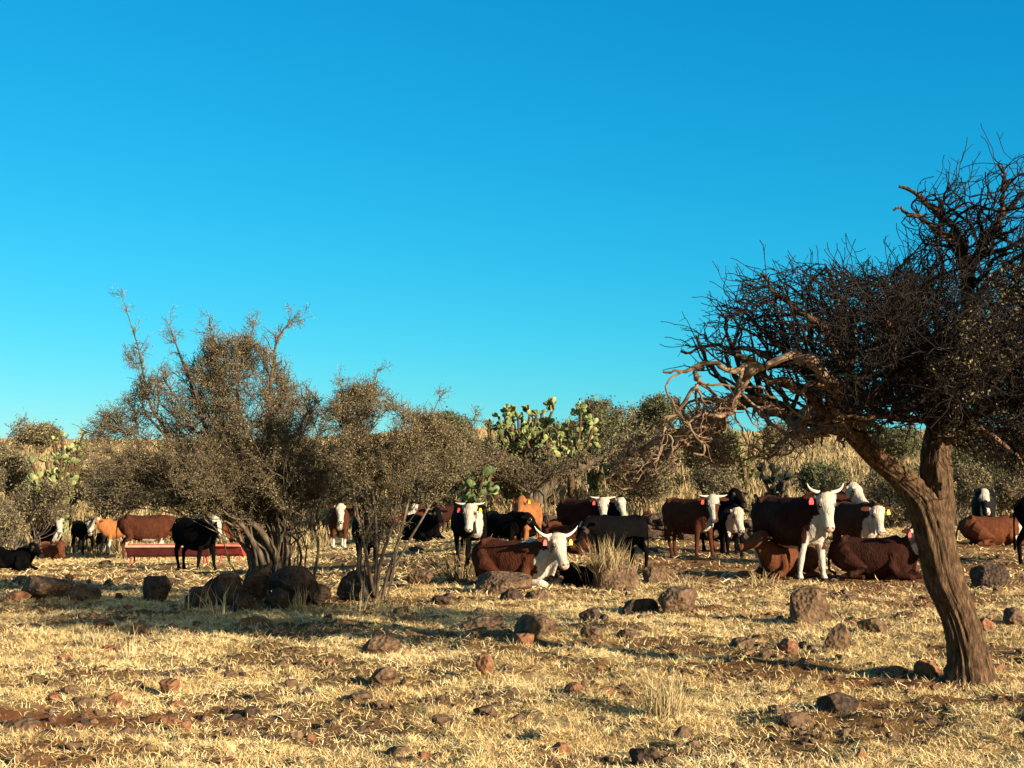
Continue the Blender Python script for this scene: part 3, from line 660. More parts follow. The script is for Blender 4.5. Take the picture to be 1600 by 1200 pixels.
# ================================================================== background bushes
BG = 'scrub bushes on the slope behind the herd'
bush('mesquite_tree', 'grey brown mesquite with a forked leaning trunk behind the red cow', 'tree', 836, 50.0,
     [(690, 700), (730, 685), (770, 710), (850, 728), (900, 715), (930, 708), (900, 740), (840, 755), (760, 760), (700, 750)], 3.0, 8,
     [([(838, 785, 0), (850, 765, 0), (880, 735, 0), (905, 732, 0), (930, 719, 0), (965, 700, 0)], .28, .08),
      ([(834, 785, 0), (822, 765, 0), (803, 745, 0), (780, 715, 0), (760, 690, 0)], .22, .05),
      ([(838, 785, 0), (832, 760, 0), (845, 730, 0), (860, 700, 0)], .16, .05)],
     seed=31, n1=14, n2=6, n3=4, per=3, ls=(.03, .06), jit=.1, scale=2.0, leaf='thorntree', rmin=.008, w0=.08)
bgl = [
 ('brown brush bush', 'brush', 735, 54, [(640, 660), (690, 650), (735, 670), (775, 715), (780, 760), (720, 770), (650, 750)], 'dense brown brush between the thorn bush and the leaning mesquite'),
 ('dark', 'greenbrush', 1030, 78, [(1000, 655), (1005, 630), (1030, 620), (1062, 628), (1065, 660), (1040, 672), (1010, 672)], 'rounded dark bush on the ridge left of the thorn tree'),
 ('dark', 'greenbrush', 935, 72, [(905, 660), (915, 628), (935, 620), (952, 628), (975, 655), (965, 690), (920, 690)], 'small dark leafy tree on the ridge right of the twisted cactus'),
 ('brown', 'brush', 985, 55, [(940, 700), (960, 680), (1000, 670), (1050, 680), (1070, 710), (1040, 750), (960, 755)], 'brown brush below the ridge under the drooping branches'),
 ('green', 'greenbrush', 1110, 60, [(1060, 690), (1080, 665), (1130, 655), (1160, 690), (1150, 725), (1080, 730)], 'dull green brush under the left limb of the thorn tree'),
 ('dark', 'greenbrush', 1278, 50, [(1245, 750), (1258, 728), (1285, 722), (1315, 735), (1318, 762), (1250, 765)], 'low dark round bush behind the horned brown cow'),
 ('brown', 'brush', 1400, 46, [(1340, 760), (1365, 725), (1410, 720), (1440, 760), (1440, 815), (1370, 820), (1345, 800)], 'brown twiggy bush left of the leaning trunk behind the white faced cow'),
 ('brown', 'brush', 1110, 48, [(1080, 745), (1100, 725), (1150, 730), (1160, 765), (1100, 775)], 'thin bare brush behind the spotted faced brown cow'),
 ('dark', 'brush', 1500, 44, [(1492, 750), (1500, 725), (1540, 728), (1548, 770), (1520, 785), (1494, 780)], 'gnarled grey brown brush just right of the leaning trunk'),
 ('brown', 'brush', 1590, 47, [(1550, 760), (1580, 735), (1640, 740), (1650, 790), (1560, 795)], 'brown brush at the right edge above the lying red cow'),
 ('grey', 'brush', 40, 45, [(20, 780), (30, 760), (70, 755), (110, 760), (130, 785), (110, 810), (40, 815)], 'grey brown brush behind the black calf with the white face'),
 ('grey', 'greenbrush', 60, 56, [(30, 775), (50, 752), (100, 748), (140, 765), (120, 790), (45, 790)], 'shadowy green brush under the bright cactus on the left'),
 ('grey', 'brush', 10, 38, [(-40, 810), (-20, 785), (20, 780), (35, 810), (30, 845), (-30, 850)], 'low tan brush at the left edge of the herd'),
 ('ridge', 'brush', 60, 120, [(20, 684), (40, 668), (80, 665), (100, 684), (90, 692), (30, 692)], 'faint grey bush on the far left ridge'),
 ('ridge', 'greenbrush', 680, 70, [(640, 690), (660, 655), (700, 650), (730, 665), (735, 700)], 'green brush on the ridge between the thorn bush and the first cactus'),
 ('ridge', 'greenbrush', 1090, 80, [(1060, 665), (1075, 648), (1110, 645), (1130, 668), (1100, 680)], 'green bush on the ridge behind the drooping dead branches'),
 ('ridge', 'brush', 1000, 90, [(965, 668), (985, 652), (1010, 650), (1030, 668)], 'brown bush on the ridge left of the rounded dark bush'),
 ('ridge', 'brush', 1230, 62, [(1180, 690), (1200, 665), (1250, 660), (1290, 690), (1240, 705)], 'grey brush on the slope behind the crown of the thorn tree'),
 ('ridge', 'greenbrush', 1390, 65, [(1340, 700), (1370, 670), (1430, 670), (1450, 705), (1400, 715)], 'green brush on the slope behind the forked limb'),
 ('ridge', 'greenbrush', 860, 62, [(830, 700), (850, 665), (900, 660), (925, 700), (880, 725)], 'green brush between the two tall cactus trees'),
 ('ridge', 'brush', 1560, 70, [(1510, 700), (1530, 680), (1600, 675), (1640, 700)], 'pale brush on the slope right of the thorn tree trunk'),
 ('under', 'brush', 170, 53, [(120, 790), (130, 740), (180, 720), (230, 735), (240, 790), (180, 800)], 'brown brush behind the orange calf under the left side of the broad bush'),
 ('under', 'greenbrush', 300, 52, [(235, 795), (240, 740), (300, 725), (370, 740), (370, 795)], 'olive brush behind the red troughs under the broad bush'),
 ('under', 'brush', 440, 52, [(380, 800), (390, 740), (440, 730), (500, 745), (500, 800)], 'brown brush seen through the stems of the broad thorn bush'),
 ('under', 'thorntree', 545, 51, [(500, 800), (505, 745), (550, 730), (600, 750), (600, 798)], 'dark olive brush behind the cow with white legs'),
 ('under', 'brush', 655, 51, [(600, 795), (610, 745), (660, 735), (705, 750), (705, 792)], 'brown brush behind the resting black cow'),
 ('under', 'brush', 1010, 52, [(950, 770), (960, 735), (1010, 725), (1050, 740), (1050, 772)], 'tan brush behind the stone wall right of the white faces'),
 ('under', 'greenbrush', 1490, 58, [(1430, 745), (1450, 710), (1500, 705), (1540, 720), (1550, 755)], 'olive brush on the slope behind the leaning trunk fork'),
 ('under', 'brush', 1600, 55, [(1550, 760), (1560, 720), (1610, 715), (1660, 730), (1660, 770)], 'brown brush on the slope at the right edge'),
 ('under', 'brush', 20, 60, [(-30, 760), (-20, 715), (20, 705), (50, 720), (55, 765)], 'brown brush on the slope at the left edge'),
 ('ridge', 'greenbrush', 470, 62, [(200, 700), (260, 660), (420, 650), (600, 655), (640, 700), (600, 750), (300, 760)], 'long green brush seen in the gaps of the broad thorn bush'),
]
for k, (kd, lf, bx, Y, poly, lab) in enumerate(bgl):
    sc = max(1.3, Y / 32)
    bush('scrub_bush', lab, 'bush', bx, float(Y), poly, 1.6 + Y / 60, 12, seed=60 + k, n1=9, n2=5, n3=4, per=5 if lf == 'greenbrush' else 3,
         ls=(.02 * sc, .045 * sc), jit=.06 * sc, scale=sc, leaf=lf, rmin=.0045 * sc, w0=.03)

rng = np.random.default_rng(5)
for k in range(34):
    px = rng.uniform(-40, 1640); Y = rng.uniform(48, 105) if px > 150 else rng.uniform(75, 110); wd = rng.uniform(35, 80) * 60 / Y * 1.2; hh = wd * rng.uniform(.5, .8); by = to_px(np.array([P(px, 700, Y)[0], Y, gz(P(px, 700, Y)[0], Y)]))[1]
    if (740 < px < 960 and Y < 75) or (1130 < px < 1440 and Y < 95) or px < 170: continue
    th = np.linspace(0, 2 * math.pi, 11)[:-1]; rr_ = rng.uniform(.75, 1.1, 10)
    poly = [(px + math.cos(a) * wd * r_, by - hh * .8 - math.sin(a) * hh * r_) for a, r_ in zip(th, rr_)]
    lf = ['brush', 'greenbrush', 'thorntree'][int(rng.integers(3))]; cn = {'brush': 'grey brown', 'greenbrush': 'dull green', 'thorntree': 'dark olive'}[lf]; sc = Y / 30
    bush('scrub_bush', f'{cn} scrub bush scattered over the dry slope behind the herd', 'bush', px, Y, poly, 1.5, 9, seed=300 + k, n1=8, n2=4, n3=4, per=4, ls=(.02 * sc, .04 * sc), jit=.06 * sc, scale=sc * .9, leaf=lf, rmin=.004 * sc, w0=.03, group=f'{cn} scrub on the slope')
# ================================================================== grass tufts
def tuft(px, py, hpx, wpx, n, seed, label, cat='grass tuft', tint=.35, stiff=70, group=None, w=.006):
    rng = np.random.default_rng(seed); x0, y0 = gp(px, py); ppm = F / y0
    r = wpx / ppm / 2; x = x0 + rng.normal(0, r * .35, n); y = y0 + rng.normal(0, r * .35, n); h = hpx / ppm
    az = np.arctan2(y - y0, x - x0) + rng.normal(0, .7, n)
    e = np.radians(np.clip(rng.normal(stiff, 11, n), 20, 88))
    b = blades(x, y, h * rng.uniform(.45, 1.1, n), rng.uniform(.6, 1.4, n) * w * (.6 + y0 / 25), az, e, rng, .12)
    o = blade_obj('grass_tuft', [(b, np.clip(rng.normal(tint, .15, n), 0, 1))], M['hillgrass'], loc=(x0, y0, gz(x0, y0)))
    return tag(o, label, cat, group)
tuft(952, 918, 85, 75, 260, 1, 'large orange brown dry grass tuft in front of the standing black cow', tint=.45, stiff=74, w=.01)
tuft(1038, 1118, 75, 80, 240, 2, 'tall sparse straw tuft in the right middle of the foreground', tint=.7, stiff=70)
tuft(290, 958, 60, 70, 26, 3, 'few pale grass stalks in front of the upright dark rock', tint=.9, stiff=80, w=.008)
tuft(345, 960, 55, 60, 24, 4, 'pale bent stalks in front of the long dark boulders', tint=.9, stiff=72, w=.008)
tuft(470, 955, 45, 40, 22, 5, 'short stalks in front of the square dark boulder', tint=.7, stiff=75, w=.008)
tuft(562, 955, 60, 30, 14, 6, 'thin stalks in front of the pointed dark rock', tint=.9, stiff=80, w=.008)
tuft(155, 1010, 45, 80, 90, 7, 'loose straw tuft leaning right in the left foreground', tint=.85, stiff=55)
tuft(205, 1030, 55, 30, 16, 8, 'two tall thin stalks near the left foreground straw', tint=.9, stiff=80)
tuft(1190, 915, 30, 60, 60, 9, 'short dry tuft before the legs of the lying calf', tint=.6, stiff=60)
tuft(720, 905, 70, 90, 110, 10, 'tangled dry stems beside the lying horned cow', tint=.1, stiff=55, w=.008)
tuft(1075, 930, 45, 50, 70, 11, 'short tuft behind the rounded brown rock', tint=.6, stiff=60)
tuft(425, 975, 30, 50, 40, 12, 'bent stalks lying on the ground below the boulder row', tint=.75, stiff=35)
tuft(10, 880, 40, 60, 60, 13, 'dry weeds beside the lying black calf at the left edge', tint=.5, stiff=60)

# ================================================================== rocks
def ico(sub):
    import bmesh
    bm = bmesh.new(); bmesh.ops.create_icosphere(bm, subdivisions=sub, radius=1)
    v = np.array([x.co[:] for x in bm.verts]); f = np.array([[q.index for q in p.verts] for p in bm.faces]); bm.free(); return v, f
ICO4 = ico(4); ICO3 = ico(3); ICO2 = ico(2)
def n3(v, s, seed): return (fbm(v[:, 0] * s + v[:, 2] * 1.3 * s + seed, v[:, 1] * s - v[:, 2] * .7 * s, seed, 3) + fbm(v[:, 0] * s - v[:, 1] * .8 * s, v[:, 2] * s + seed * 2.3, seed + 3, 3)) / 2 - .5
def rock_shape(base, seed, cuts=17):
    rng = np.random.default_rng(seed); v = base[0].copy()
    for _ in range(cuts):
        d = unit(rng.normal(0, 1, 3)); h = rng.uniform(.50, .86); s = v @ d; ov = np.maximum(s - h, 0); v -= ov[:, None] * d * .97
    v *= (1 + .22 * n3(v, 1.3, seed) + .14 * n3(v, 5.5, seed + 1) + .12 * n3(v, 12, seed + 2))[:, None]
    return v
def rock(px, py, wpx, hpx, mat, seed, label, group=None, base=None, depth=1.0, ygp=None):
    x0, y0 = gp(px, py - (2 if hpx > 20 else 0)); ppm = F / y0; wd = wpx / ppm; ht = hpx / ppm
    rng = np.random.default_rng(seed + 500)
    v = rock_shape(base or (ICO4 if wpx > 38 else ICO3), seed)
    lo, hi = v.min(0), v.max(0); v = (v - (lo + hi) / 2) / (hi - lo) * 2
    sub = .28
    v = v * np.array([wd / 2, wd / 2 * depth * rng.uniform(.75, 1.0), ht * (1 + sub) / 2]) + np.array([0, wd / 2 * depth * .6, ht * (1 - sub) / 2])
    o = mesh_np('rock', v, (base or (ICO4 if wpx > 38 else ICO3))[1], M[mat], None, False, loc=(x0, y0, gz(x0, y0) - .01))
    tag(o, label, 'rock', group)
    return o
rocks = [
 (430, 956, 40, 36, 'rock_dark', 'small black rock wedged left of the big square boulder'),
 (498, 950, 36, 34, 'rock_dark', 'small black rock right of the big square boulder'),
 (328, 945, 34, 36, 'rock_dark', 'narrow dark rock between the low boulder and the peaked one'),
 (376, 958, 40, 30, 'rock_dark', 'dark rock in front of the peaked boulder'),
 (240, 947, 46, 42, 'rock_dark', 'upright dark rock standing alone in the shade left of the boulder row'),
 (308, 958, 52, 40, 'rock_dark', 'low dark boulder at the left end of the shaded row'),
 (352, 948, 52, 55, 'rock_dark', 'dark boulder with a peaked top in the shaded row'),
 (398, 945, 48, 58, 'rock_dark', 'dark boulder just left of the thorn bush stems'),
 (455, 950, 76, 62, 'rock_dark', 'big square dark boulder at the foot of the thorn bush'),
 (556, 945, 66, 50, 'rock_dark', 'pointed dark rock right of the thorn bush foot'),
 (60, 943, 90, 38, 'rock', 'wide sunlit brown rock at the left end of the field'),
 (22, 948, 40, 22, 'rock_red', 'reddish rock at the left edge beside the wide brown rock'),
 (122, 946, 58, 30, 'rock', 'rounded brown rock right of the wide sunlit one'),
 (655, 922, 42, 26, 'rock', 'brown rock under the small thorn bush beside the bare stems'),
 (688, 945, 34, 16, 'rock_dark', 'low dark stone in the shade below the small thorn bush'),
 (788, 932, 92, 34, 'rock', 'long tan rock in front of the lying horned cow'),
 (800, 943, 38, 24, 'rock_dark', 'dark stone in front of the long tan rock'),
 (840, 940, 40, 18, 'rock', 'low stone between the lying horned cow and the shadow'),
 (962, 922, 84, 48, 'rock', 'rounded tan boulder behind the orange grass tuft'),
 (1032, 915, 52, 26, 'rock', 'tan rock right of the orange grass tuft'),
 (1062, 966, 62, 44, 'rock', 'rounded brown rock in line with the dark flat one'),
 (1003, 962, 60, 26, 'rock_dark', 'flat dark rock left of the rounded brown rock'),
 (1270, 982, 64, 58, 'rock', 'large smooth standing boulder lit on its right side'),
 (1230, 1030, 42, 24, 'rock_red', 'orange rock with a dark left face below the standing boulder'),
 (1312, 1020, 44, 40, 'rock', 'rough brown rock right of the orange one'),
 (1368, 998, 50, 26, 'rock', 'low brown rocks right of the standing boulder'),
 (842, 1003, 78, 36, 'rock', 'big rugged brown rock in the middle of the field'),
 (752, 990, 70, 24, 'rock', 'flat brown rock left of the big rugged one'),
 (925, 1002, 36, 20, 'rock', 'small brown rock right of the big rugged one'),
 (985, 1000, 44, 16, 'rock', 'low brown rock two steps right of the rugged one'),
 (925, 975, 40, 22, 'rock_dark', 'dark stone casting a long shadow behind the rugged rock'),
 (1395, 1056, 54, 16, 'rock_red', 'flat bright orange stone left of the trunk foot'),
 (1452, 1062, 48, 26, 'rock_red', 'reddish stone touching the foot of the leaning trunk'),
 (1316, 1120, 66, 32, 'rock_dark', 'dark pitted double rock in the right foreground'),
 (1250, 1142, 60, 24, 'rock', 'brown rock below the dark pitted one'),
 (1345, 1195, 22, 22, 'rock_red', 'small orange stone near the bottom right edge'),
 (592, 1026, 62, 30, 'rock', 'tall humped brown rock left of centre with a long shadow'),
 (757, 1064, 28, 34, 'rock_red', 'upright orange block standing in the centre foreground'),
 (597, 1082, 46, 28, 'rock', 'brown wedge shaped rock left of the orange block'),
 (558, 1102, 46, 16, 'rock', 'low rock below the wedge shaped one'),
 (262, 1090, 32, 26, 'rock_red', 'orange rock at the right end of the bare red soil'),
 (272, 1106, 28, 14, 'rock_red', 'small orange stone just under the taller orange rock'),
 (110, 1092, 34, 18, 'rock', 'brown stone at the top edge of the bare red soil'),
 (190, 1106, 36, 14, 'rock_red', 'small red stone lying on the bare red soil'),
 (160, 1072, 22, 16, 'rock', 'little round brown stone above the bare red soil'),
 (265, 1135, 40, 18, 'rock_red', 'low red stone below the bare soil patch'),
 (288, 1148, 20, 14, 'rock_red', 'tiny red stone with a black shaded side below the soil patch'),
 (30, 1140, 60, 20, 'rock', 'flat rough rock at the left edge of the bare soil'),
 (760, 1126, 42, 22, 'rock', 'brown stone in the lower middle with a pale chip'),
 (808, 1132, 34, 16, 'rock', 'small brown stone right of the chipped one'),
 (1008, 1198, 48, 30, 'rock_dark', 'dark rock cut by the bottom edge of the photo'),
 (1045, 1199, 30, 18, 'rock', 'brown rock beside the dark one at the bottom edge'),
 (345, 1199, 40, 12, 'rock_red', 'reddish stone at the bottom edge left of centre'),
 (565, 1142, 40, 12, 'rock', 'flat stone in the lower left middle'),
 (620, 1188, 46, 18, 'rock', 'flat brown rock near the bottom edge left of centre'),
 (660, 1190, 30, 12, 'rock_red', 'small red stone beside the flat rock near the bottom'),
 (1552, 924, 58, 38, 'rock_dark', 'dark sided boulder right of the leaning trunk'),
 (1590, 978, 34, 30, 'rock', 'brown rock at the right edge of the field'),
 (1544, 988, 26, 24, 'rock_red', 'orange stone right of the leaning trunk'),
 (1420, 970, 40, 14, 'rock', 'flat stone left of the leaning trunk'),
 (1480, 925, 30, 12, 'rock', 'low stone close to the right of the lying dark cow'),
 (1180, 905, 50, 16, 'rock', 'low brown rock in front of the lying calf'),
 (1560, 1055, 30, 14, 'rock_red', 'reddish stone just right of the trunk foot'),
 (1500, 1070, 40, 16, 'rock', 'brown stone at the right side of the trunk foot'),
 (455, 1075, 20, 16, 'rock', 'small brown stone left of the wedge rock'),
 (480, 1092, 18, 16, 'rock_dark', 'small black stone left of the wedge rock'),
 (160, 985, 34, 14, 'rock_red', 'small red stone below the rounded brown rocks'),
 (268, 990, 26, 14, 'rock', 'small stone on the straw below the upright dark rock'),
 (100, 1030, 26, 12, 'rock_red', 'small reddish stone left foreground on pale straw'),
 (170, 1015, 50, 14, 'rock_red', 'flat red stone on pale straw in the left foreground'),
 (400, 975, 50, 14, 'rock_red', 'flat red stone in the straw below the boulder row'),
 (280, 1060, 90, 10, 'rock', 'long flat brown slab sunk in the straw'),
 (1160, 1015, 40, 18, 'rock', 'low rough stone left of the orange rock and its shadow'),
 (1100, 1010, 40, 12, 'rock_dark', 'flat dark stone beside the long trunk shadow'),
 (1455, 1130, 40, 12, 'rock', 'flat stone in the right foreground'),
 (960, 870, 30, 10, 'rock', 'small stone beneath the standing black cow'),
]
for k, (a, b_, c, d, mt, lab) in enumerate(rocks): rock(a, b_, c, d, mt, 100 + k, lab)
rng = np.random.default_rng(77)
for k in range(250):       # small loose stones in the straw
    Y = 8.2 + (rng.random() ** 1.2) * 14; px = rng.uniform(-20, 1620)
    py = 745 + F * CAMZ / Y; wd = rng.uniform(10, 34) * (rng.random() * .5 + .6) * (11 / Y) ** .6
    mt = ['rock', 'rock_red', 'rock', 'rock_dark'][int(rng.integers(4))]
    nm = {'rock': 'brown', 'rock_red': 'reddish', 'rock_dark': 'dark'}[mt]
    rock(px, py, wd, wd * rng.uniform(.35, .7), mt, 900 + k, f'small loose {nm} stone half sunk in the dry straw', f'small {nm} stones scattered over the straw', base=ICO2)
rng = np.random.default_rng(78)
for k in range(60):        # stones and dung among the herd
    px = rng.uniform(0, 1600); py = rng.uniform(842, 905); wd = rng.uniform(10, 26)
    mt = ['rock', 'rock_dark'][int(rng.integers(2))]; nm = {'rock': 'brown', 'rock_dark': 'dark'}[mt]
    rock(px, py, wd, wd * rng.uniform(.25, .4), mt, 1200 + k, f'small {nm} stone on the trampled ground among the cattle', f'{nm} stones among the cattle', base=ICO2)
rng = np.random.default_rng(79); V = []; Q = []; o = 0; B1 = ico(1)
gx_, gy_ = scatter(5200, 7.3, 30, .40, lambda x, y: .25 + .75 * dirt_f(x, y), 1.3)
for k in range(len(gx_)):
    sz = rng.uniform(.008, .03) * (1 + gy_[k] / 30); v = B1[0] * (1 + .3 * rng.normal(0, 1, (len(B1[0]), 1)).clip(-1, 1)) * sz * rng.uniform(.6, 1.4, 3) * [1, 1, .7]
    V.append(v + [gx_[k], gy_[k], 0]); Q.append(B1[1] + o); o += len(v)
V = np.concatenate(V); V[:, 2] += np.repeat(G(gx_, gy_), len(B1[0])) + .006
tag(mesh_np('gravel', V, np.concatenate(Q), M['rock']), 'loose clods and pebbles strewn over the straw and soil', 'gravel', kind='stuff')
# tumbled stone wall behind the herd
x0, y0 = gp(1000, 832); wl = empty('stone_wall', (0, 36, 0), 'low tumbled dark stone wall running behind the herd', 'wall')
rng = np.random.default_rng(9); VV = []; FF = []; o = 0
for k in range(330):
    x = rng.uniform(-.4, 6.5); row = rng.integers(0, 3); y = 36.5 + rng.normal(0, .14) ; s = rng.uniform(.10, .22)
    v = rock_shape(ICO2, 2000 + k) * s * np.array([1.2, 1, .8]) + np.array([x, y - 36, gz(x, y) + .1 + row * .16 + .10 * math.sin(x * 2.1)]); VV.append(v); FF.append(ICO2[1] + o); o += len(v)
mesh_np('wall_stones', np.concatenate(VV), np.concatenate(FF), M['rock_dark'], wl, True)['kind'] = 'stuff'

# ================================================================== feed troughs
def box(V, Fq, c, s, rot=0):
    o = len(V); x, y, z = [k / 2 for k in s]
    for dx, dy, dz in [(-1, -1, -1), (1, -1, -1), (1, 1, -1), (-1, 1, -1), (-1, -1, 1), (1, -1, 1), (1, 1, 1), (-1, 1, 1)]:
        V.append((c[0] + dx * x, c[1] + dy * y, c[2] + dz * z))
    for f in [(0, 3, 2, 1), (4, 5, 6, 7), (0, 1, 5, 4), (1, 2, 6, 5), (2, 3, 7, 6), (3, 0, 4, 7)]: Fq.append(tuple(o + i for i in f))
def trough(px, py, wpx, hpx, label, rz=0.0, paint='trough'):
    x0, y0 = gp(px, py); ppm = F / y0; Ln = wpx / ppm; H = hpx / ppm
    e = empty('feed_trough', (x0, y0, gz(x0, y0)), label, 'trough', None, rz)
    zt, zb = H * .95, H * .42; wt, wb, tk = .36, .22, .02
    V = []; Fq = []
    def prof(k, w_t, w_b, zb_): return [(-w_t, zt), (-w_b, zb_ + .05), (-w_b * .75, zb_), (w_b * .75, zb_), (w_b, zb_ + .05), (w_t, zt)]
    po = prof(0, wt, wb, zb); pi_ = prof(0, wt - tk, wb - tk, zb + tk)
    for sx in (-1, 1):
        for q in po: V.append((sx * Ln / 2, q[0], q[1]))
    n = 6
    for i in range(n - 1): Fq.append((i, n + i, n + i + 1, i + 1))
    o = len(V)
    for sx in (-1, 1):
        for q in pi_: V.append((sx * (Ln / 2 - tk), q[0], q[1]))
    for i in range(n - 1): Fq.append((o + i, o + i + 1, o + n + i + 1, o + n + i))
    for s in range(2):     # end plates
        for b_, fl in ((0, s), (o, 1 - s)):
            c = [b_ + s * n + i for i in range(n)]; qs = [(c[0], c[1], c[4], c[5]), (c[1], c[2], c[3], c[4])]
            Fq += [q[::-1] if fl else q for q in qs]
    Fq += [(0, n, o + n, o), (n - 1, o + n - 1, o + 2 * n - 1, 2 * n - 1), (0, o, o + n - 1, n - 1), (n, 2 * n - 1, o + 2 * n - 1, o + n)]
    mesh_np('trough_body', V, np.array(Fq), M[paint], e)
    V = []; Fq = []
    box(V, Fq, (0, -wt - .012, zt - .015), (Ln + .04, .024, .05)); box(V, Fq, (0, wt + .012, zt - .015), (Ln + .04, .024, .05))
    mesh_np('rim', V, np.array(Fq), M['trough_lit'], e)
    V = []; Fq = []; box(V, Fq, (0, 0, zb + .10), (Ln - .06, wb * 2 - .02, .08)); mesh_np('feed', V, np.array(Fq), M['feed'], e)
    for sx in (-1, 1):
        for sy in (-1, 1):
            pp = np.array([[(sx * (Ln / 2 - .12), sy * .16, zb + .03), (sx * (Ln / 2 - .1), sy * .22, zb * .5), (sx * (Ln / 2 - .08), sy * .28, -.03)]])
            wood_obj('leg', [(pp, np.full((1, 3), .022), 8)], M['trough'], e, (0, 0, 0))
    return e
trough(264, 884, 124, 34, 'long faded red metal feed trough below the big brown cow', 0.06, 'trough_shaded')
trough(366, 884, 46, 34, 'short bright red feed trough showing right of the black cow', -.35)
# ================================================================== cattle
def loft(V, Fq, pts, rad, ns=14, up=(0, 0, 1)):
    """closed lofted tube; rad: list of (half width, half height)"""
    pts = np.asarray(pts, float); K = len(pts); up = np.asarray(up, float)
    T = np.empty_like(pts); T[1:-1] = pts[2:] - pts[:-2]; T[0] = pts[1] - pts[0]; T[-1] = pts[-1] - pts[-2]; T = unit(T)
    o = len(V); th = np.arange(ns) / ns * 2 * math.pi
    for k in range(K):
        s = np.cross(T[k], up)
        if np.linalg.norm(s) < .25: s = np.cross(T[k], (1, 0, 0))
        s = s / np.linalg.norm(s); u = np.cross(s, T[k]); w_, h_ = rad[k]
        for a in th: V.append(tuple(pts[k] + s * math.cos(a) * w_ + u * math.sin(a) * h_))
    for k in range(K - 1):
        for a in range(ns): Fq.append((o + k * ns + a, o + (k + 1) * ns + a, o + (k + 1) * ns + (a + 1) % ns, o + k * ns + (a + 1) % ns))
    V.append(tuple(pts[0] - T[0] * min(rad[0]) * .4)); V.append(tuple(pts[-1] + T[-1] * min(rad[-1]) * .4)); c = len(V) - 2
    for a in range(ns):
        Fq.append((c, o + a, o + (a + 1) % ns)); b = o + (K - 1) * ns; Fq.append((c + 1, b + (a + 1) % ns, b + a))
COL = {'black': (.0035, .0032, .0032), 'charcoal': (.012, .0115, .0115), 'darkbrown': (.034, .012, .008), 'brown': (.068, .022, .011), 'red': (.11, .037, .016), 'orange': (.29, .11, .036), 'tan': (.30, .15, .06)}
WHITE = np.array((.54, .47, .37))
def cow(px, py, h, heading, label, colr='black', pose='stand', head=(-90, 55), neck=None, horns=0, face='none', tags=(), chest=0, belly=0, socks=0, nape=0, calf=0, scale=None, Y=None,
        seed=0, legs=0, muzzle='dark', breed=1.0, group='cattle of the herd'):
    """px,py: picture position of the ground under the trunk's middle; h: back height in px; heading: world degrees, 0 = to the right, -90 = to the camera"""
    rng = np.random.default_rng(seed)
    if seed in BOX: px = (BOX[seed][0] + BOX[seed][1]) / 2; py = BOX[seed][3] - (4 if pose == 'lie' else 3)
    if Y is None: x0, y0 = gp(px, py)
    else: y0 = Y; x0 = P(px, 800, Y)[0]
    z0 = gz(x0, y0); ppm = F / math.hypot(y0, 0)
    lie = pose == 'lie'
    sc = scale if scale else (h / ppm) / (.80 if lie else 1.32)
    V = []; Fq = []
    dz = -.53 if lie else 0
    bw = 1.12 if lie else 1.0
    lg = 1.0 if not calf else 1.0
    th_ = .86 if calf else 1.0      # calves: shallower, narrower trunk
    T_ = [(-.84, 1.08, .10, .10), (-.78, 1.05, .18, .20), (-.66, 1.00, .25, .29), (-.48, .95, .28, .33), (-.25, .90, .31, .36), (0, .87, .33, .39), (.22, .87, .31, .39), (.42, .90, .27, .38), (.58, .92, .24, .36), (.70, .93, .20, .31), (.80, .93, .15, .22), (.86, .92, .09, .12)]
    loft(V, Fq, [(a, 0, b + dz) for a, b, c, d in T_], [(c * bw * th_, d * (th_ if i > 1 else 1) * (.96 if lie else 1)) for i, (a, b, c, d) in enumerate(T_)], 20)
    # hip bones, withers
    loft(V, Fq, [(-.55, -.2, 1.16 + dz), (-.52, 0, 1.20 + dz), (-.55, .2, 1.16 + dz)], [(.10, .07), (.10, .075), (.10, .07)], 10, (1, 0, 0))
    loft(V, Fq, [(.25, 0, 1.19 + dz), (.48, 0, 1.22 + dz), (.70, 0, 1.12 + dz)], [(.08, .06), (.10, .09), (.08, .08)], 10)
    XS = .86; V[:] = [(p_[0] * XS, p_[1], p_[2]) for p_ in V]
    hd_y, hd_p = R(head[0] - heading), R(head[1])
    rel = (hd_y + math.pi) % (2 * math.pi) - math.pi
    if neck is None: neck = (math.degrees(max(-1.2, min(1.2, rel * .62))), 32)
    ny, ne = R(neck[0]), R(neck[1])
    nb = np.array([.62 * XS, 0, 1.02 + dz]); nd = np.array([math.cos(ne) * math.cos(ny), math.cos(ne) * math.sin(ny), math.sin(ne)])
    nl = .46 * (.85 if calf else 1); poll = nb + nd * nl
    nm = nb + np.array([.13, 0, .03]) + nd * nl * .35
    loft(V, Fq, [nb - np.array([.12, 0, .06]), nb + np.array([.05, 0, 0]), nm, poll - nd * .05, poll + nd * .03], [(.17, .29), (.16, .27), (.13, .20), (.11, .145), (.09, .10)], 14)
    if not calf:   # dewlap
        loft(V, Fq, [nb + np.array([.16, 0, -.32]), nm + np.array([.06, 0, -.20]), poll + np.array([0, 0, -.17])], [(.035, .10), (.035, .07), (.035, .05)], 8)
    hd = np.array([math.cos(hd_p) * math.cos(rel), math.cos(hd_p) * math.sin(rel), -math.sin(hd_p)])
    side = np.array([-math.sin(rel), math.cos(rel), 0.0]); hu = np.cross(hd, side); hu = hu if hu @ np.array([0, 0, 1]) > -1e-6 else -hu
    hs = (1.06 if not calf else 1.12)
    H_ = [(-.08, .075, .075, 0), (-.02, .115, .11, 0), (.06, .128, .125, -.005), (.14, .128, .125, -.015), (.22, .105, .108, -.025), (.31, .082, .088, -.03), (.39, .075, .078, -.03), (.45, .084, .078, -.03), (.50, .072, .062, -.03), (.525, .04, .035, -.03)]
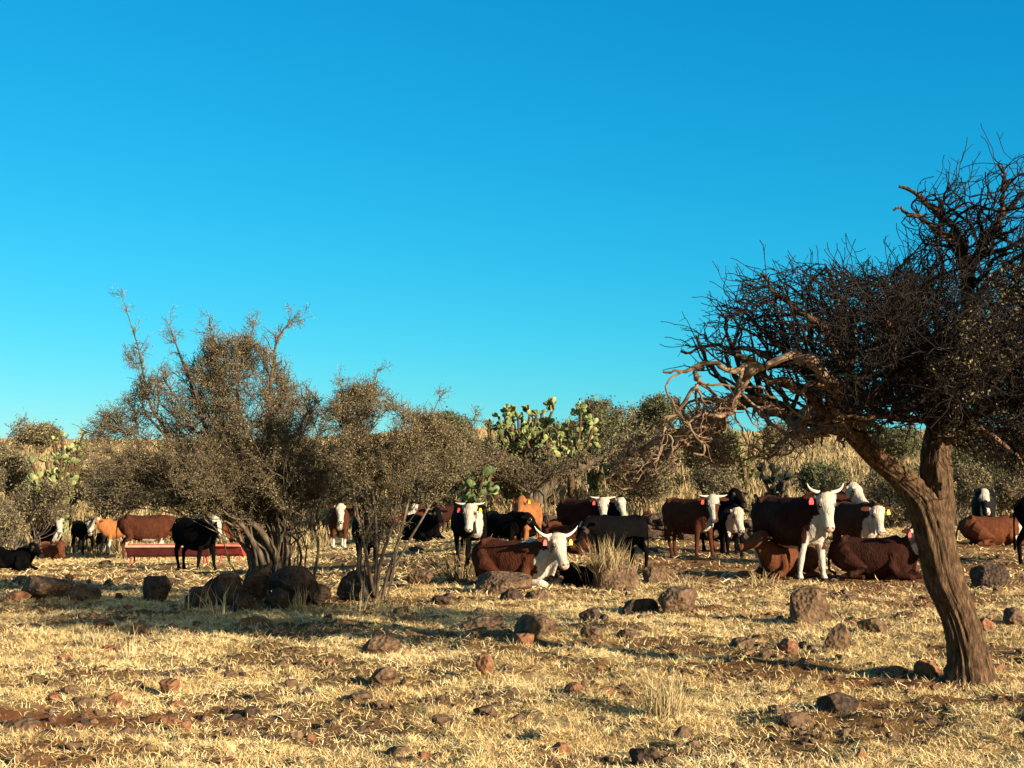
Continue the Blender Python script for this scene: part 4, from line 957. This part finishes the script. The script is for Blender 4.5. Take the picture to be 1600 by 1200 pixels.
    loft(V, Fq, [poll + (hd * u + hu * o_) * hs for u, w_, h_, o_ in H_], [(w_ * hs, h_ * hs) for u, w_, h_, o_ in H_], 16, hu)
    # brow ridge and jaw
    for s in (-1, 1):
        loft(V, Fq, [poll + (hd * .08 + side * s * .085 + hu * .06) * hs, poll + (hd * .17 + side * s * .10 + hu * .045) * hs], [(.04, .035), (.035, .03)], 8, hu)
        # ears
        eb = poll + (hd * .01 + side * s * .10) * hs; ed = unit(side * s + hu * .05 - np.array([0, 0, .18 + .1 * rng.random()]) - hd * .15)
        eu = unit(np.cross(ed, hd))
        loft(V, Fq, [eb, eb + ed * .06, eb + ed * .13, eb + ed * .20, eb + ed * .245], [(.028, .03), (.052, .022), (.062, .02), (.048, .018), (.02, .015)], 10, eu if abs(eu @ hd) < .5 else hd)
    # legs
    hoof = []; V0 = len(V)
    if not lie:
        for s in (-1, 1):
            k1 = (.07 * s * (1 if legs == 0 else legs)) + rng.normal(0, .02); k2 = -.08 * s * (1 if legs == 0 else legs) + rng.normal(0, .02)
            a = [(.52, s * .14 * th_, .92), (.52, s * .17 * th_, .68), (.53 + k1 * .6, s * .165, .42), (.53 + k1 * .8, s * .16, .36), (.53 + k1 * 1.3, s * .155, .14), (.55 + k1 * 1.4, s * .155, .07), (.57 + k1 * 1.4, s * .155, .0)]
            loft(V, Fq, a, [(.10, .16), (.085, .11), (.055, .058), (.056, .056), (.036, .038), (.048, .052), (.055, .065)], 12, (1, 0, 0)); hoof.append(a[-1])
            a = [(-.55, s * .14 * th_, 1.0), (-.50, s * .18 * th_, .78), (-.50 + k2 * .5, s * .18, .64), (-.66 + k2 * .8, s * .165, .48), (-.67 + k2 * .9, s * .16, .42), (-.62 + k2 * 1.3, s * .155, .15), (-.60 + k2 * 1.3, s * .155, .07), (-.57 + k2 * 1.3, s * .155, .0)]
            loft(V, Fq, a, [(.14, .20), (.13, .19), (.085, .11), (.052, .065), (.048, .055), (.036, .038), (.048, .05), (.055, .065)], 12, (1, 0, 0)); hoof.append(a[-1])
        ta = [(-.80, 0, 1.18), (-.90, 0, 1.08), (-.93, .01, .85), (-.92, .02 + .03 * rng.normal(), .6), (-.91, .03, .42), (-.91, .03, .30)]
        loft(V, Fq, ta, [(.035, .035), (.03, .03), (.024, .024), (.022, .022), (.042, .042), (.022, .022)], 8, (1, 0, 0))
    else:
        for s in (-1, 1):
            a = [(.50, s * .16, .42), (.46, s * .25, .22), (.60, s * .29, .10), (.86, s * .27, .075), (.92, s * .25, .055), (.80, s * .20, .045), (.60, s * .18, .04)]
            loft(V, Fq, a, [(.13, .16), (.11, .12), (.08, .075), (.06, .06), (.055, .05), (.042, .04), (.045, .04)], 10, (.1, 0, 1))
            a = [(-.55, s * .20, .42), (-.38, s * .30, .30), (-.10, s * .36, .17), (-.30, s * .40, .08), (-.50, s * .40, .055), (-.25, s * .42, .05), (-.02, s * .43, .05)]
            loft(V, Fq, a, [(.16, .22), (.17, .20), (.11, .12), (.075, .07), (.06, .055), (.045, .04), (.05, .045)], 12, (.1, 0, 1))
        ta = [(-.82, 0, .62), (-.92, .05, .40), (-.95, .15, .12), (-.85, .28, .05)]
        loft(V, Fq, ta, [(.035, .035), (.03, .03), (.028, .028), (.04, .035)], 8, (1, 0, 0))
    V[V0:] = [(p_[0] * XS, p_[1], p_[2]) for p_ in V[V0:]]
    me = bpy.data.meshes.new('tmp'); me.from_pydata(V, [], Fq); me.update()
    to = bpy.data.objects.new('tmp', me); col.objects.link(to)
    rm_ = to.modifiers.new('r', 'REMESH'); rm_.mode = 'VOXEL'; rm_.voxel_size = .0165 / min(1.0, max(sc, .7)); rm_.adaptivity = 0
    sm_ = to.modifiers.new('s', 'SMOOTH'); sm_.iterations = 3; sm_.factor = .5
    dg = bpy.context.evaluated_depsgraph_get(); ev = to.evaluated_get(dg); m2 = bpy.data.meshes.new_from_object(ev)
    bpy.data.objects.remove(to); bpy.data.meshes.remove(me)
    n = len(m2.vertices); co = np.empty(n * 3, np.float32); m2.vertices.foreach_get('co', co); co = co.reshape(-1, 3).astype(float)
    # ---- hide pattern
    q = co - poll; u = q @ hd / hs; v_ = q @ side / hs; w_ = q @ hu / hs
    nz = n3(co * 1.0, 5.0, seed + 3) * .30; nz2 = n3(co, 14.0, seed + 5) * .08
    base = np.array(COL[colr]); C_ = np.repeat(base[None], n, 0)
    rad = np.sqrt(v_ ** 2 + w_ ** 2)
    inh = (u > -.07) & (u < .6) & (rad < .17)
    # darker legs and lighter back edge
    def put(mask, c, k=1.0): C_[mask] = C_[mask] * (1 - k) + np.asarray(c) * k
    put(co[:, 2] < .05 * 1 if not lie else np.zeros(n, bool), (.03, .022, .018))
    if face == 'full': fm = inh & (u + nz * .5 > -.02) & (np.abs(v_) < .15) & (w_ > -.16)
    elif face == 'full_dark_eyes': fm = inh & (u + nz > -.02) & (np.abs(v_) < .135) & ~((np.hypot(u - .17, np.abs(v_) - .11) + nz2 < .05))
    elif face == 'blaze': fm = inh & (np.abs(v_) + nz < .062) & (w_ > -.05)
    elif face == 'spot': fm = inh & (u < .16) & (u > .02) & (np.abs(v_) + nz < .055) & (w_ > .02)
    elif face == 'split': fm = inh & (w_ > -.12) & (((u < .16) & (np.abs(v_) < .12)) | ((v_ * (1 if seed % 2 else -1) > -.02) & (u > .12)))
    elif face == 'front': fm = inh & (u + nz < .20) & (np.abs(v_) + nz < .085) & (w_ > 0) | (inh & (u > .38) & (v_ > 0))
    else: fm = np.zeros(n, bool)
    put(fm & inh, WHITE * (1 + .0))
    if face == 'full': put(fm & (np.hypot(u - .02, v_) < .09) & (w_ > 0), np.array((.52, .42, .28)), .55)
    C_[fm] *= (1 - .30 * np.clip(nz2[fm] * 14 + .4, 0, 1))[:, None] * np.array([1, .96, .9])
    put(inh & (np.hypot(u - .165, (np.abs(v_) - .117)) < .042) & (w_ < .09), (.10, .06, .04), .75)
    put(inh & (np.hypot(u - .49, np.abs(v_) - .035) < .016) & (w_ > -.06), (.02, .01, .01))
    put(inh & (np.abs(w_ + .055) < .008) & (u > .40), (.03, .015, .012))
    mz = inh & (u > .485) & ~((np.hypot(u - .50, np.abs(v_) - .035) < .02))
    put(mz, (.42, .20, .15) if muzzle == 'pink' else (.03, .02, .018), .9)
    x_, y_, z_ = co[:, 0] / XS, co[:, 1], co[:, 2] - dz
    if chest: put(~inh & (x_ + nz > .52) & (((z_ - .78) / .36) ** 2 + (y_ / (.15 * chest)) ** 2 + nz * 5 < 1), WHITE * .92 * (1 - .25 * np.clip(nz2 * 12, 0, 1)[~inh & (x_ + nz > .52) & (((z_ - .78) / .36) ** 2 + (y_ / (.15 * chest)) ** 2 + nz * 5 < 1)])[:, None])
    if belly: put(~inh & (z_ + nz < .56) & (np.abs(y_) < .22) & (np.abs(x_) < .6) & (z_ > .40), WHITE * .9)
    if socks and not lie: put((co[:, 2] + nz < .36 * socks) & (co[:, 2] > .06), WHITE * .95)
    if socks and lie: put((co[:, 2] < .14) & (np.abs(co[:, 1]) + nz > .10) & (x_ > .6), WHITE * .95)
    if nape: put(~inh & (z_ + nz > 1.20) & (x_ + nz > .28) & (x_ < 1.0) & (np.abs(y_) < .12), WHITE * .85)
    C_ *= (1 + 1.6 * nz)[:, None]; du = np.clip(n3(co, 2.2, seed + 12) * 4, 0, 1)[:, None] * (.005 if colr in ('black', 'charcoal') else .05); C_ = C_ * (1 - du) + np.array((.30, .20, .10)) * du
    C_ = np.clip(C_, .002, .9)
    co = co + (n3(co, 22, seed + 9) * .010)[:, None] * unit(co - np.array([0, 0, .8 + dz]))
    m2.vertices.foreach_set('co', (co * sc).astype(np.float32).ravel())
    at = m2.attributes.new('hide', 'FLOAT_COLOR', 'POINT'); at.data.foreach_set('color', np.concatenate([C_, np.ones((n, 1))], 1).astype(np.float32).ravel())
    m2.polygons.foreach_set('use_smooth', np.ones(len(m2.polygons), bool)); m2.materials.clear(); m2.materials.append(M['hide'])
    e = empty('calf' if calf else 'cow', (x0, y0, z0 - .01), label, 'calf' if calf else 'cow', group, R(heading))
    bo = bpy.data.objects.new('body', m2); col.objects.link(bo); bo.parent = e
    for s in (-1, 1):
        # eyes
        ec = (poll + (hd * .165 + side * s * .117 + hu * .045) * hs) * sc; v = ICO2[0] * .026 * sc * hs + ec
        mesh_np('eye', v, ICO2[1], M['eye'], e, True)
        if horns:
            hb = poll + (-hd * .035 + side * s * .075 + hu * .03) * hs; zz = np.array([0, 0, 1.]); k = horns
            if k == 2: pts = [hb, hb + side * s * .10 - zz * .01, hb + side * s * .19 + zz * .03, hb + side * s * .26 + zz * .09, hb + side * s * .295 + zz * .145]; rr_ = [.033, .029, .022, .013, .003]
            elif k == 3: pts = [hb, hb + side * s * .06 + zz * .01, hb + side * s * .13 + zz * .04, hb + side * s * .175 + zz * .09, hb + side * s * .19 + zz * .14]; rr_ = [.031, .028, .022, .014, .003]
            else: pts = [hb, hb + side * s * .08, hb + side * s * .15 + zz * .01, hb + side * s * .195 + zz * .02, hb + side * s * .225 + zz * .04]; rr_ = [.029, .025, .02, .013, .003]
            wood_obj('horn', [(resample(np.array(pts), 12)[None] * sc, (np.interp(np.linspace(0, 4, 12), range(5), rr_))[None] * sc, 10)], M['horn'], e, (0, 0, 0))
    for tg in tags:      # (side, colour)
        s, cc = tg; c0 = (poll + (hd * .035 + side * s * .21 + hu * .01) * hs - np.array([0, 0, .03])) * sc + hd * .03 + hu * .02
        a = side * .034; b = np.array([0, 0, .05]); t_ = unit(np.cross(a, b)) * .004
        pr = [a * -.5 + b, a * .5 + b, a * 1.1 - b * .1, a * 1.0 - b, a * -1.0 - b, a * -1.1 - b * .1]
        V = np.array([c0 + p_ + t_ for p_ in pr] + [c0 + p_ - t_ for p_ in pr]); i6 = np.arange(6)
        qs = np.array([(i, (i + 1) % 6, 6 + (i + 1) % 6, 6 + i) for i in range(6)])
        mesh_np('ear_tag', V, [qs, i6[None], (11 - i6)[None]], M['tag_' + cc], e)
    bx = BOX.get(seed)
    if bx:
        lc = co * sc; ch, sh = math.cos(R(heading)), math.sin(R(heading)); lx = lc[:, 0] * ch - lc[:, 1] * sh; ly = lc[:, 0] * sh + lc[:, 1] * ch; lz = lc[:, 2]
        X0 = P((bx[0] + bx[1]) / 2, 800, y0)[0]; k = 1.0
        for _ in range(12):
            zg = gz(X0, y0) - .01; q2 = to_px(np.stack([lx * k + X0, ly * k + y0, lz * k + zg], -1))
            a_, b_ = q2[:, 0].min(), q2[:, 0].max(); tp = q2[:, 1].min(); bt = to_px(np.array([X0, y0, zg]))[1]
            k *= (bt - bx[2]) / (bt - tp); X0 += ((bx[0] + bx[1]) / 2 - (a_ + b_) / 2) * y0 / F
        e.location = (X0, y0, zg); e.scale = (k, k, k)
        print('COW %2d scale %.2f backh %.2fm Y %.1f width %d want %d  x %d-%d  y %d-%d | %s' % (seed, k * sc, k * sc * 1.32, y0, b_ - a_, bx[1] - bx[0], a_, b_, tp, q2[:, 1].max(), label))
    return e

BOX = {1: (-90, 4, 812, 884), 2: (2, 50, 847, 897), 3: (48, 110, 806, 873), 4: (60, 104, 845, 879), 5: (108, 158, 812, 868), 6: (150, 172, 832, 868), 7: (152, 192, 808, 868),
       8: (188, 290, 803, 876), 9: (265, 362, 803, 895), 10: (350, 395, 812, 870), 11: (512, 550, 785, 860), 12: (545, 605, 786, 897), 13: (605, 665, 785, 836), 14: (636, 690, 792, 850),
       15: (678, 706, 786, 836), 16: (697, 768, 783, 885), 17: (760, 840, 797, 872), 18: (783, 860, 774, 850), 19: (868, 965, 774, 850), 20: (910, 992, 774, 850), 21: (870, 930, 806, 868),
       22: (743, 893, 830, 919), 23: (868, 928, 878, 921), 24: (890, 1020, 803, 896), 25: (1005, 1052, 798, 835), 26: (1038, 1135, 771, 873), 27: (1098, 1160, 762, 866), 28: (1126, 1168, 786, 868),
       29: (1148, 1290, 828, 907), 30: (1184, 1315, 763, 909), 31: (1265, 1345, 752, 860), 32: (1308, 1385, 783, 890), 33: (1300, 1448, 818, 912), 34: (1512, 1562, 762, 850),
       35: (1490, 1640, 794, 843), 36: (1588, 1765, 770, 888)}
y, r = 'yellow', 'red'
# ---- left group
cow(-22, 884, 70, -12, 'black cow mostly cut off by the left edge of the photo', 'black', head=(-10, 40), seed=1)
cow(14, 897, 36, -20, 'black calf lying at the left edge with its head turned right', 'black', 'lie', head=(-35, 28), calf=1, seed=2, neck=(-10, 50))
cow(76, 880, 66, -38, 'shaggy black cow with a plain white face standing near the left edge', 'black', head=(-70, 62), face='full', seed=3, chest=1, neck=(-20, 40), scale=.86)
cow(80, 884, 30, -40, 'small red brown calf lying in front of the white faced black cow', 'red', 'lie', head=(-75, 50), calf=1, seed=4, scale=.55)
cow(128, 877, 52, -48, 'young black calf with a round white face left of the golden calf', 'black', head=(-75, 55), face='full', calf=1, seed=5, scale=.72)
cow(160, 874, 36, -60, 'very small black calf standing before the golden calf', 'charcoal', head=(-80, 40), calf=1, seed=6, scale=.52)
cow(176, 868, 50, -118, 'golden orange calf with a white patched face turned left', 'orange', head=(-130, 45), face='blaze', socks=1.3, belly=1, calf=1, seed=7, scale=.85)
cow(232, 872, 70, 8, 'big dark red brown cow standing behind the long feed trough', 'brown', head=(0, 60), seed=8, scale=1.08, belly=1, neck=(0, -10))
cow(316, 892, 80, -40, 'black cow with a white marked face standing before the feed trough', 'black', head=(-60, 50), face='split', seed=9, neck=(-15, 34), scale=1.0, chest=0)
cow(380, 868, 60, -125, 'brown cow half hidden behind the short bright red trough', 'red', head=(-110, 50), seed=10, scale=.95)
# ---- behind the bushes
cow(520, 858, 60, -80, 'brown cow with white legs and face seen through the small thorn bush', 'brown', head=(-80, 60), face='full', socks=.8, chest=.5, seed=11, scale=1.0)
cow(576, 893, 92, -84, 'black cow standing face on behind the small thorn bush', 'black', head=(-92, 60), seed=12, scale=1.07, tags=[(-1, r)], neck=(0, 36))
cow(645, 838, 30, -10, 'brown cow lying beyond the small thorn bush with a raised white face', 'brown', 'lie', head=(-120, 60), face='full', seed=13, scale=.95, neck=(160, 60))
cow(664, 852, 40, -55, 'black cow resting behind the small thorn bush with its head up', 'black', 'lie', head=(-70, 45), seed=14, scale=.95, neck=(0, 55))
cow(700, 836, 36, -115, 'dark red cow partly hidden behind the resting black cow', 'darkbrown', head=(-100, 45), seed=15, scale=.85)
# ---- centre group
cow(738, 882, 94, -74, 'black cow with a long white face, short horns and a white chest', 'black', head=(-98, 66), face='full', horns=1, tags=[(-1, r), (1, y)], chest=.7, seed=16, neck=(-32, 26), scale=1.07, muzzle='dark')
cow(800, 872, 72, -45, 'shaggy black calf standing sideways right of the white faced black cow', 'black', head=(-25, 45), calf=1, seed=17, neck=(0, 20), scale=.93)
cow(828, 850, 62, -110, 'bright orange cow standing behind the shaggy black calf', 'orange', head=(-105, 50), tags=[(-1, r), (1, y)], seed=18, Y=31.5, scale=1.05, neck=(30, 48))
cow(908, 850, 60, -48, 'dark red cow with a long white face and level pale horns', 'darkbrown', head=(-88, 66), face='full', horns=1, tags=[(-1, r)], seed=19, Y=32.5, scale=1.06, neck=(-18, 32))
cow(960, 850, 60, -62, 'cow showing only its white face right of the level horned cow', 'black', head=(-65, 60), face='full', seed=20, Y=34.5, scale=1.06, neck=(-8, 38))
cow(905, 868, 34, -50, 'dark red calf lying behind the big lying horned cow', 'brown', 'lie', head=(-20, 30), calf=1, seed=21, scale=1.05, neck=(0, 50))
cow(812, 915, 66, -34, 'brown and white cow lying down with wide upturned horns', 'brown', 'lie', head=(-66, 52), face='full', horns=2, tags=[(-1, r), (1, y)], chest=1.6, socks=1, nape=1, seed=22, scale=1.12, muzzle='pink', neck=(-15, 38))
cow(902, 918, 40, 130, 'small black calf curled up asleep against the lying horned cow', 'black', 'lie', head=(-120, 20), calf=1, seed=23, scale=.66, neck=(70, 0))
cow(968, 895, 88, 215, 'black cow with a small white forehead spot grazing behind the orange tuft', 'black', head=(-150, 55), face='spot', seed=24, neck=(10, 12), scale=1.06)
cow(1040, 838, 36, 215, 'red brown cow lying by the stone wall behind the herd', 'brown', 'lie', head=(175, 30), seed=25, scale=.9, neck=(0, 55))
# ---- right group
cow(1086, 870, 92, -54, 'brown cow with a white patched face and level horns standing apart', 'brown', head=(-90, 62), face='split', horns=1, tags=[(-1, r)], chest=.6, seed=26, neck=(-20, 34), scale=1.05, muzzle='dark')
cow(1132, 866, 80, -70, 'black hornless cow looking over the back of the patched face brown cow', 'black', head=(-70, 30), seed=27, Y=31.2, scale=1.12, neck=(-12, 46))
cow(1150, 866, 66, -92, 'black calf with a white face and white chest behind the standing brown cow', 'black', head=(-70, 62), face='full', chest=1.3, seed=28, Y=30.0, calf=1, scale=.98, neck=(0, 20))
cow(1222, 906, 58, -140, 'red calf lying behind the big horned cow with its face to the left', 'red', 'lie', head=(-165, 22), calf=1, seed=29, neck=(0, 58), scale=1.1)
cow(1242, 907, 124, -57, 'large brown and white cow with upturned horns standing right of centre', 'darkbrown', head=(-86, 66), face='full', horns=3, tags=[(-1, r)], chest=1.3, socks=1.25, belly=1, seed=30, neck=(-22, 36), scale=1.03, muzzle='pink')
cow(1296, 860, 96, -66, 'brown cow with a pale face behind the large horned cow', 'brown', head=(-60, 40), face='full', seed=31, Y=30, scale=1.17, neck=(-8, 52))
cow(1330, 890, 90, -74, 'brown cow with a shaggy white face and yellow tag in its ear', 'brown', head=(-80, 66), face='full', tags=[(1, y)], chest=1.2, seed=32, Y=26.5, scale=1.0, neck=(-10, 20), muzzle='pink')
cow(1378, 910, 64, -30, 'large dark brown cow lying with its white face beside the leaning trunk', 'darkbrown', 'lie', head=(-60, 62), face='full', tags=[(-1, r)], seed=33, scale=1.08, neck=(-10, 55))
cow(1536, 848, 82, -108, 'black calf with a white blaze standing face on right of the trunk', 'charcoal', head=(-96, 58), face='front', chest=.5, seed=34, scale=1.0, calf=1, neck=(0, 24))
cow(1548, 838, 46, -5, 'red brown cow lying behind the face on black calf', 'red', 'lie', head=(-30, 20), face='full', chest=1.5, seed=35, scale=1.25, Y=34, neck=(0, 45))
cow(1652, 886, 100, 10, 'black cow just entering at the right edge of the photo', 'black', head=(10, 30), seed=36, scale=1.1, neck=(0, -20))
